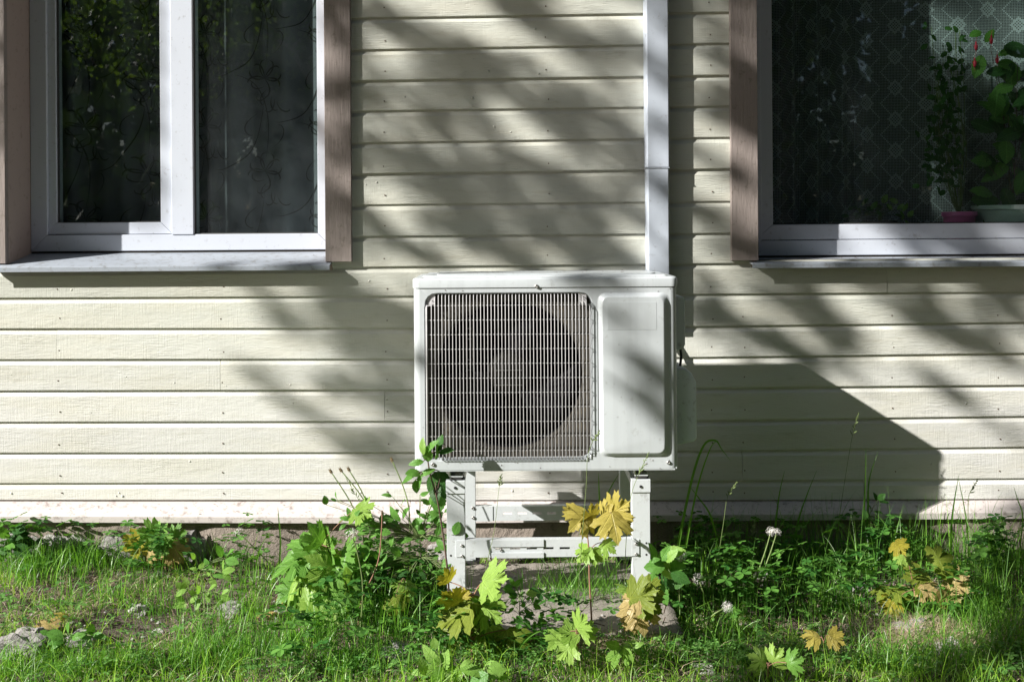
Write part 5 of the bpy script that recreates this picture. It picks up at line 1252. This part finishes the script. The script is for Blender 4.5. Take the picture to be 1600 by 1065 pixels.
for px, py in ((1525, 72), (1523, 98), (1558, 92), (1549, 62)):
    p = P(px, py, yp - .04); m = MB(); s_ = 1.0
    m.loops([[(p.x + r * math.cos(a), p.y + r * math.sin(a), p.z + z) for a in an[::16]] for r, z in ((.0015, .018), (.004, .010), (.0035, .004), (.0075, -.002), (.006, -.012), (.003, -.018))], True, True, True)
    for k in range(4):
        a = k * 1.57; m.add([(p.x, p.y, p.z + .003), (p.x + .006 * math.cos(a), p.y + .006 * math.sin(a), p.z + .001), (p.x + .016 * math.cos(a + .2), p.y + .016 * math.sin(a + .2), p.z + .004)], [(0, 1, 2)])
    m.tube([(p.x, p.y, p.z - .016), (p.x, p.y, p.z - .030)], .0007, 4); m.tube([(p.x, p.y, p.z + .018), (p.x + .003, p.y, p.z + .034)], .0006, 4)
    obj('flower', m, M['fuchsia'], hp, smooth=True)
r3, c3 = pot('flower_pot', 'low dark pot of a small yellow green plant on the window board', 1350, 1400, 345, yp, 'shadowgap', '')
st = [([(1375, 335), (x, y_)], [(x, y_, 14, random.uniform(20, 160), k_), (x + 8, y_ + 10, 12, random.uniform(-60, 60), k_), (x - 8, y_ + 12, 12, random.uniform(120, 240), 'odark')]) for x, y_, k_ in ((1382, 312, 'olime'), (1398, 314, 'olime'), (1414, 325, 'olime'), (1350, 316, 'odark'), (1330, 325, 'odark'), (1365, 322, 'ogreen'), (1410, 338, 'olime'), (1340, 338, 'odark'))]
houseplant('house_plant', 'low yellow green house plant at the foot of the lace curtain', c3, st, yp - .02, None)

# ================================================================ TREES behind the camera: they shade the wall, mirror in the panes and cut the sky light
def leafcloud(name, pts_, size, mat, parent, tint=None, flat=0):
    """one quad-ish leaf per point"""
    pts_ = np.asarray(pts_); n = len(pts_); a = rng.normal(0, 1, (n, 3)); a /= np.linalg.norm(a, axis=1)[:, None]; b = rng.normal(0, 1, (n, 3)); b -= a * (a * b).sum(1)[:, None]; b /= np.linalg.norm(b, axis=1)[:, None]
    s = (size * rng.uniform(.6, 1.3, n))[:, None]
    V = np.stack([pts_ - a * s * .5, pts_ + b * s * .33 - a * s * .1, pts_ + a * s * .6, pts_ - b * s * .33 - a * s * .1], 1)
    me = bpy.data.meshes.new(name); me.vertices.add(n * 4); me.vertices.foreach_set('co', V.reshape(-1)); me.loops.add(n * 4); me.loops.foreach_set('vertex_index', np.arange(n * 4, dtype=np.int32))
    me.polygons.add(n); me.polygons.foreach_set('loop_start', (np.arange(n) * 4).astype(np.int32)); me.polygons.foreach_set('loop_total', np.full(n, 4, np.int32)); me.update(); me.validate()
    at = me.attributes.new('tint', 'FLOAT', 'POINT'); at.data.foreach_set('value', np.repeat(np.clip(rng.normal(.45, .25, n), 0, 1), 4).astype(np.float32)); me.materials.append(mat)
    o = bpy.data.objects.new(name, me); COL.objects.link(o)
    if parent: o.parent = parent; o.matrix_parent_inverse = Matrix.Translation(-parent.location)
    return o
birch = thing('birch_tree', 'birch tree standing left behind the camera whose boughs dapple the wall', 'tree', (-5.2, -5.2, 0))
tm = MB(); stemtube([(-5.2, -5.2, -.1), (-5.1, -5.1, 3), (-5.15, -4.95, 6), (-5.3, -4.9, 9), (-5.3, -4.9, 10.5)], .17, .05, tm, 10)
pts_ = []
def shade_at(wx, wz, t): return Vector((wx, 0, wz)) - SUN * t
def bough(wx0, wz0, wx1, wz1, width, dens, t):
    """leaves of a hanging bough whose shade falls between two spots of the wall"""
    a, b_ = shade_at(wx0, wz0, t), shade_at(wx1, wz1, t); L_ = (b_ - a).length
    n = int(dens * L_ * 120 * (.6 + width / .06)); bow = random.uniform(-.06, .06)
    cc_ = [(random.random(), random.gauss(0, 1), random.gauss(0, 1)) for _ in range(max(2, n // 9))]
    for i in range(n):
        u, g1_, g2_ = random.choice(cc_); u = min(1, max(0, u + random.gauss(0, .03 / L_))); c = a.lerp(b_, u) + Vector((0, 0, bow * math.sin(3.14 * u))); k = width * .62 * (.5 + .7 * math.sin(3.14 * min(1, u + .1)))
        pts_.append((c.x + g1_ * k * .75 + random.gauss(0, .022), c.y + random.gauss(0, .02), c.z + g2_ * k * .72 + random.gauss(0, .018)))
    tm.tube([a, a.lerp(b_, .5) + Vector((0, 0, .02)), b_], [.007, .005, .003], 5, False)
    return a
def wp(px, py): p = P(px, py, 0); return p.x, p.z
random.seed(5)
ST = [(555, 5, 665, 85, .05, 1), (790, 10, 1010, 85, .085, 1.3), (640, 85, 745, 135, .05, 1), (690, 70, 840, 100, .05, 1), (555, 95, 625, 165, .05, 1), (640, 130, 770, 195, .05, 1.1), (780, 115, 905, 185, .06, 1), (880, 140, 1010, 190, .06, 1), (560, 170, 645, 245, .05, 1),
      (610, 190, 705, 265, .05, .9), (850, 190, 1010, 265, .07, 1.2), (575, 250, 690, 315, .05, 1), (700, 235, 910, 300, .07, 1.2), (890, 280, 1010, 350, .06, 1), (620, 265, 770, 345, .055, 1), (780, 325, 970, 410, .07, 1.2), (640, 330, 730, 375, .05, 1), (560, 325, 640, 400, .05, .9), (700, 355, 870, 445, .06, 1.1),
      (1050, 20, 1140, 70, .06, 1), (1050, 110, 1150, 170, .06, 1), (1060, 200, 1180, 290, .06, 1), (1050, 310, 1170, 380, .06, 1), (1120, 390, 1240, 450, .06, 1), (1180, 430, 1300, 520, .055, 1.1), (1240, 430, 1350, 600, .055, 1.1), (1330, 425, 1430, 480, .055, 1.1), (1400, 495, 1580, 560, .07, 1.2), (1100, 465, 1210, 560, .06, 1.1), (1460, 600, 1600, 690, .05, .6), (1390, 425, 1500, 520, .055, 1.1), (1500, 430, 1650, 520, .06, 1), (1140, 480, 1260, 575, .05, 1),
      (370, 425, 430, 460, .035, .8), (470, 425, 650, 475, .07, 1.2), (520, 470, 650, 560, .07, 1.3), (405, 585, 480, 625, .035, .8), (500, 545, 650, 600, .055, 1.1), (500, 640, 600, 700, .04, .9), (560, 600, 660, 670, .055, 1.1), (540, 690, 640, 730, .04, .7), (430, 500, 520, 545, .035, .6), (600, 480, 700, 620, .06, 1.1),
      (260, 0, 330, 40, .045, .9), (340, 90, 420, 160, .045, .6), (400, 200, 520, 290, .05, .7), (500, 20, 560, 90, .05, 1), (490, 200, 560, 290, .045, .8), (490, 320, 560, 380, .045, .7), (450, 350, 520, 400, .05, .8),
       (640, 700, 800, 760, .05, .7), (850, 730, 960, 790, .06, 1), (1250, 0, 1400, 100, .08, 1), (1350, 120, 1500, 220, .08, 1), (1450, 20, 1600, 120, .08, .9), (1200, 200, 1350, 330, .08, 1), (1400, 280, 1560, 360, .07, .8), (1250, 340, 1400, 400, .05, .8), (1500, 230, 1650, 330, .08, 1)]
UN = [(945, 470, 990, 520, .035, .5), (975, 520, 1045, 600, .055, 1.1), (990, 600, 1050, 660, .04, .7), (880, 430, 980, 465, .045, 1.1), (640, 540, 675, 590, .035, .8), (695, 780, 730, 830, .03, .7)]
for x0, y0_, x1, y1_, wd, dn in UN:
    a, b_ = P(x0, y0_, YF), P(x1, y1_, YF); sh_ = SUN * (-YF); a += sh_; b_ += sh_; bough(a.x, a.z, b_.x, b_.z, wd, dn, random.uniform(3.4, 4.0))
for x0, y0_, x1, y1_, wd, dn in ST:
    a = wp(x0, y0_); b_ = wp(x1, y1_); bough(*a, *b_, wd * .92, dn * .88, random.uniform(3.1, 3.9))
for _ in range(70):                                     # small twigs that break up the edges of the shade
    px, py = random.uniform(480, 1600), random.uniform(0, 720)
    if (px > 1090 and py > 560) or (640 < px < 1060 and py > 440) or (1190 < px and py < 390): continue
    if py > 430 and px < 520: continue
    x, z = wp(px, py); l = random.uniform(.05, .16); a = R(random.uniform(-100, 10)); bough(x, z, x + l * math.cos(a), z + l * math.sin(a), .022, 1.4, random.uniform(2.7, 3.3))
# random boughs: the rest of the crown, above, right of and below the framed stretch of wall
def add_random(n, x0, x1, z0, z1, t0=3.6, t1=4.6, dens=1.0, wd=.07, keep=lambda x, z: True):
    k = 0
    while k < n:
        x, z = random.uniform(x0, x1), random.uniform(z0, z1)
        if not keep(x, z): continue
        l = random.uniform(.25, .6); a = R(random.uniform(-60, -25)); bough(x, z, x + l * math.cos(a), z + l * math.sin(a), wd * random.uniform(.6, 1.4), dens, random.uniform(t0, t1)); k += 1
add_random(150, -1.3, 4.6, 2.05, 4.9, keep=lambda x, z: x > -1.3 + (z - 2) * .0)
add_random(90, 1.8, 4.6, -.2, 2.2)
add_random(13, 2.1, 4.4, -1.8, -.3, dens=.9)
add_random(22, .80, 1.35, 1.62, 2.30, dens=1.2, wd=.06)  # extra boughs added to shade the lace curtain and house plants
bough(-1.70, 2.8, -1.69, 1.5, .04, 1.2, 3.6)  # lone bough added to keep a strip of sun off the dark curtain
# ground light: patches of shade over the right and the middle
add_random(11, 2.05, 3.0, -1.25, -.35, dens=.8, wd=.05)
leafcloud('crown', pts_, .062, M['birchleaf'], birch)
limbs = [(4.0, 1.2, 2.2), (5.2, .2, 1.9), (6.4, -.8, 2.4), (5.8, 2.6, 1.4), (7.4, .4, 3.2), (8.4, 1.8, 3.6), (6.8, -.6, 3.2), (4.8, 3.4, .8)]
for h_, wx, wz in limbs:
    e = shade_at(wx, wz, 4.1); b0_ = Vector((-5.1, -5.0, h_)); stemtube([b0_, b0_.lerp(e, .45) + Vector((0, 0, .35)), e], .05, .012, tm, 7)
obj('trunk', tm, M['bark'], birch, smooth=True)

def tree(name, label, x, y, h, r, crown0, nleaf, size, leafm, barkm, seed):
    rg = np.random.default_rng(seed); root = thing(name, label, 'tree', (x, y, 0), 'trees behind the camera')
    t = MB(); stemtube([(x, y, -.2), (x + .1, y, h * .4), (x - .05, y + .1, h * .9)], .16 + h * .012, .04, t, 8)
    c = []; per = nleaf // 26
    for k in range(26):
        u = rg.uniform(0, 1); z = crown0 + (h - crown0) * u; rr_ = r * (1 - .6 * u ** 1.6) * rg.uniform(.35, 1); a = rg.uniform(0, 6.28)
        cc = np.array([x + rr_ * math.cos(a), y + rr_ * math.sin(a), z]); sg = r * .30 * (1.1 - .5 * u)
        c.append(cc + rg.normal(0, 1, (per, 3)) * (sg, sg, sg * .8)); t.tube([(x, y, max(z - .8, crown0 * .7)), ((x + cc[0]) / 2, (y + cc[1]) / 2, z - .2), tuple(cc)], [.05, .03, .012], 5, False)
    leafcloud('crown', np.concatenate(c), size, leafm, root); obj('trunk', t, M[barkm], root, smooth=True)
for i, (x, y, h, r) in enumerate(((-8.5, -18.5, 15, 3.4), (-5.5, -14.5, 15, 3.4), (-1.5, -13.5, 14, 3.3), (2.5, -14.5, 15, 3.4), (6.5, -13.5, 14, 3.3), (10.5, -13, 15, 3.4), (-13.5, -21, 14, 3.3), (14, -11, 14, 3.4))):
    tree('unseen_spruce', 'tall dark spruce in the row behind the camera, the %s from the left' % ('first', 'second', 'third', 'fourth', 'fifth', 'sixth', 'leftmost end one', 'rightmost end one')[i], x, y, h + 4, r, .3, 12000, .36, M['hedgeleaf'], 'bark_dark', 40 + i)  # unseen row, made taller to cut the sky fill on the wall
for i, (x, y, h, r, c0, lab) in enumerate(((-4.6, -10.5, 7.0, 1.4, 3.5, 'light green birch behind the camera, mirrored in the left pane'), (-2.6, -9.6, 6.5, 1.1, 3.6, 'slender birch behind the camera, mirrored in the fixed pane'), (3.6, -9.5, 6.5, 1.5, 1.6, 'yellow green birch behind the camera at right'))):
    tree('birch_tree', lab, x, y, h, r, c0, 5200, .09, M['birchleaf'], 'bark', 80 + i)
for x, y, lab in ((8.5, -8.5, 'added dark spruce right of the camera blocking sky light, the one farthest from the house'), (10, -4.8, 'added dark spruce right of the camera blocking sky light, the middle one'), (9.5, -1.2, 'added dark spruce right of the camera blocking sky light, nearest to the house')):
    tree('unseen_spruce', lab, x, y, 15, 2.8, .3, 7000, .36, M['hedgeleaf'], 'bark_dark', int(x * 7))  # unseen spruces added at the side to block sky light
for i, (x, y) in enumerate(((-7, -11.5), (-3.2, -12.2), (.5, -12), (4, -11.8), (8, -11.5), (-11, -11.5), (12, -11.5))):
    tree('shrub', 'dense dark shrub in the hedge behind the camera, %s' % ('second from its left end', 'third from its left end', 'in the middle of the row', 'third from its right end', 'second from its right end', 'at its left end', 'at its right end')[i], x, y, 2.6, 1.8, .1, 4200, .16, M['hedgeleaf'], 'bark_dark', 60 + i)
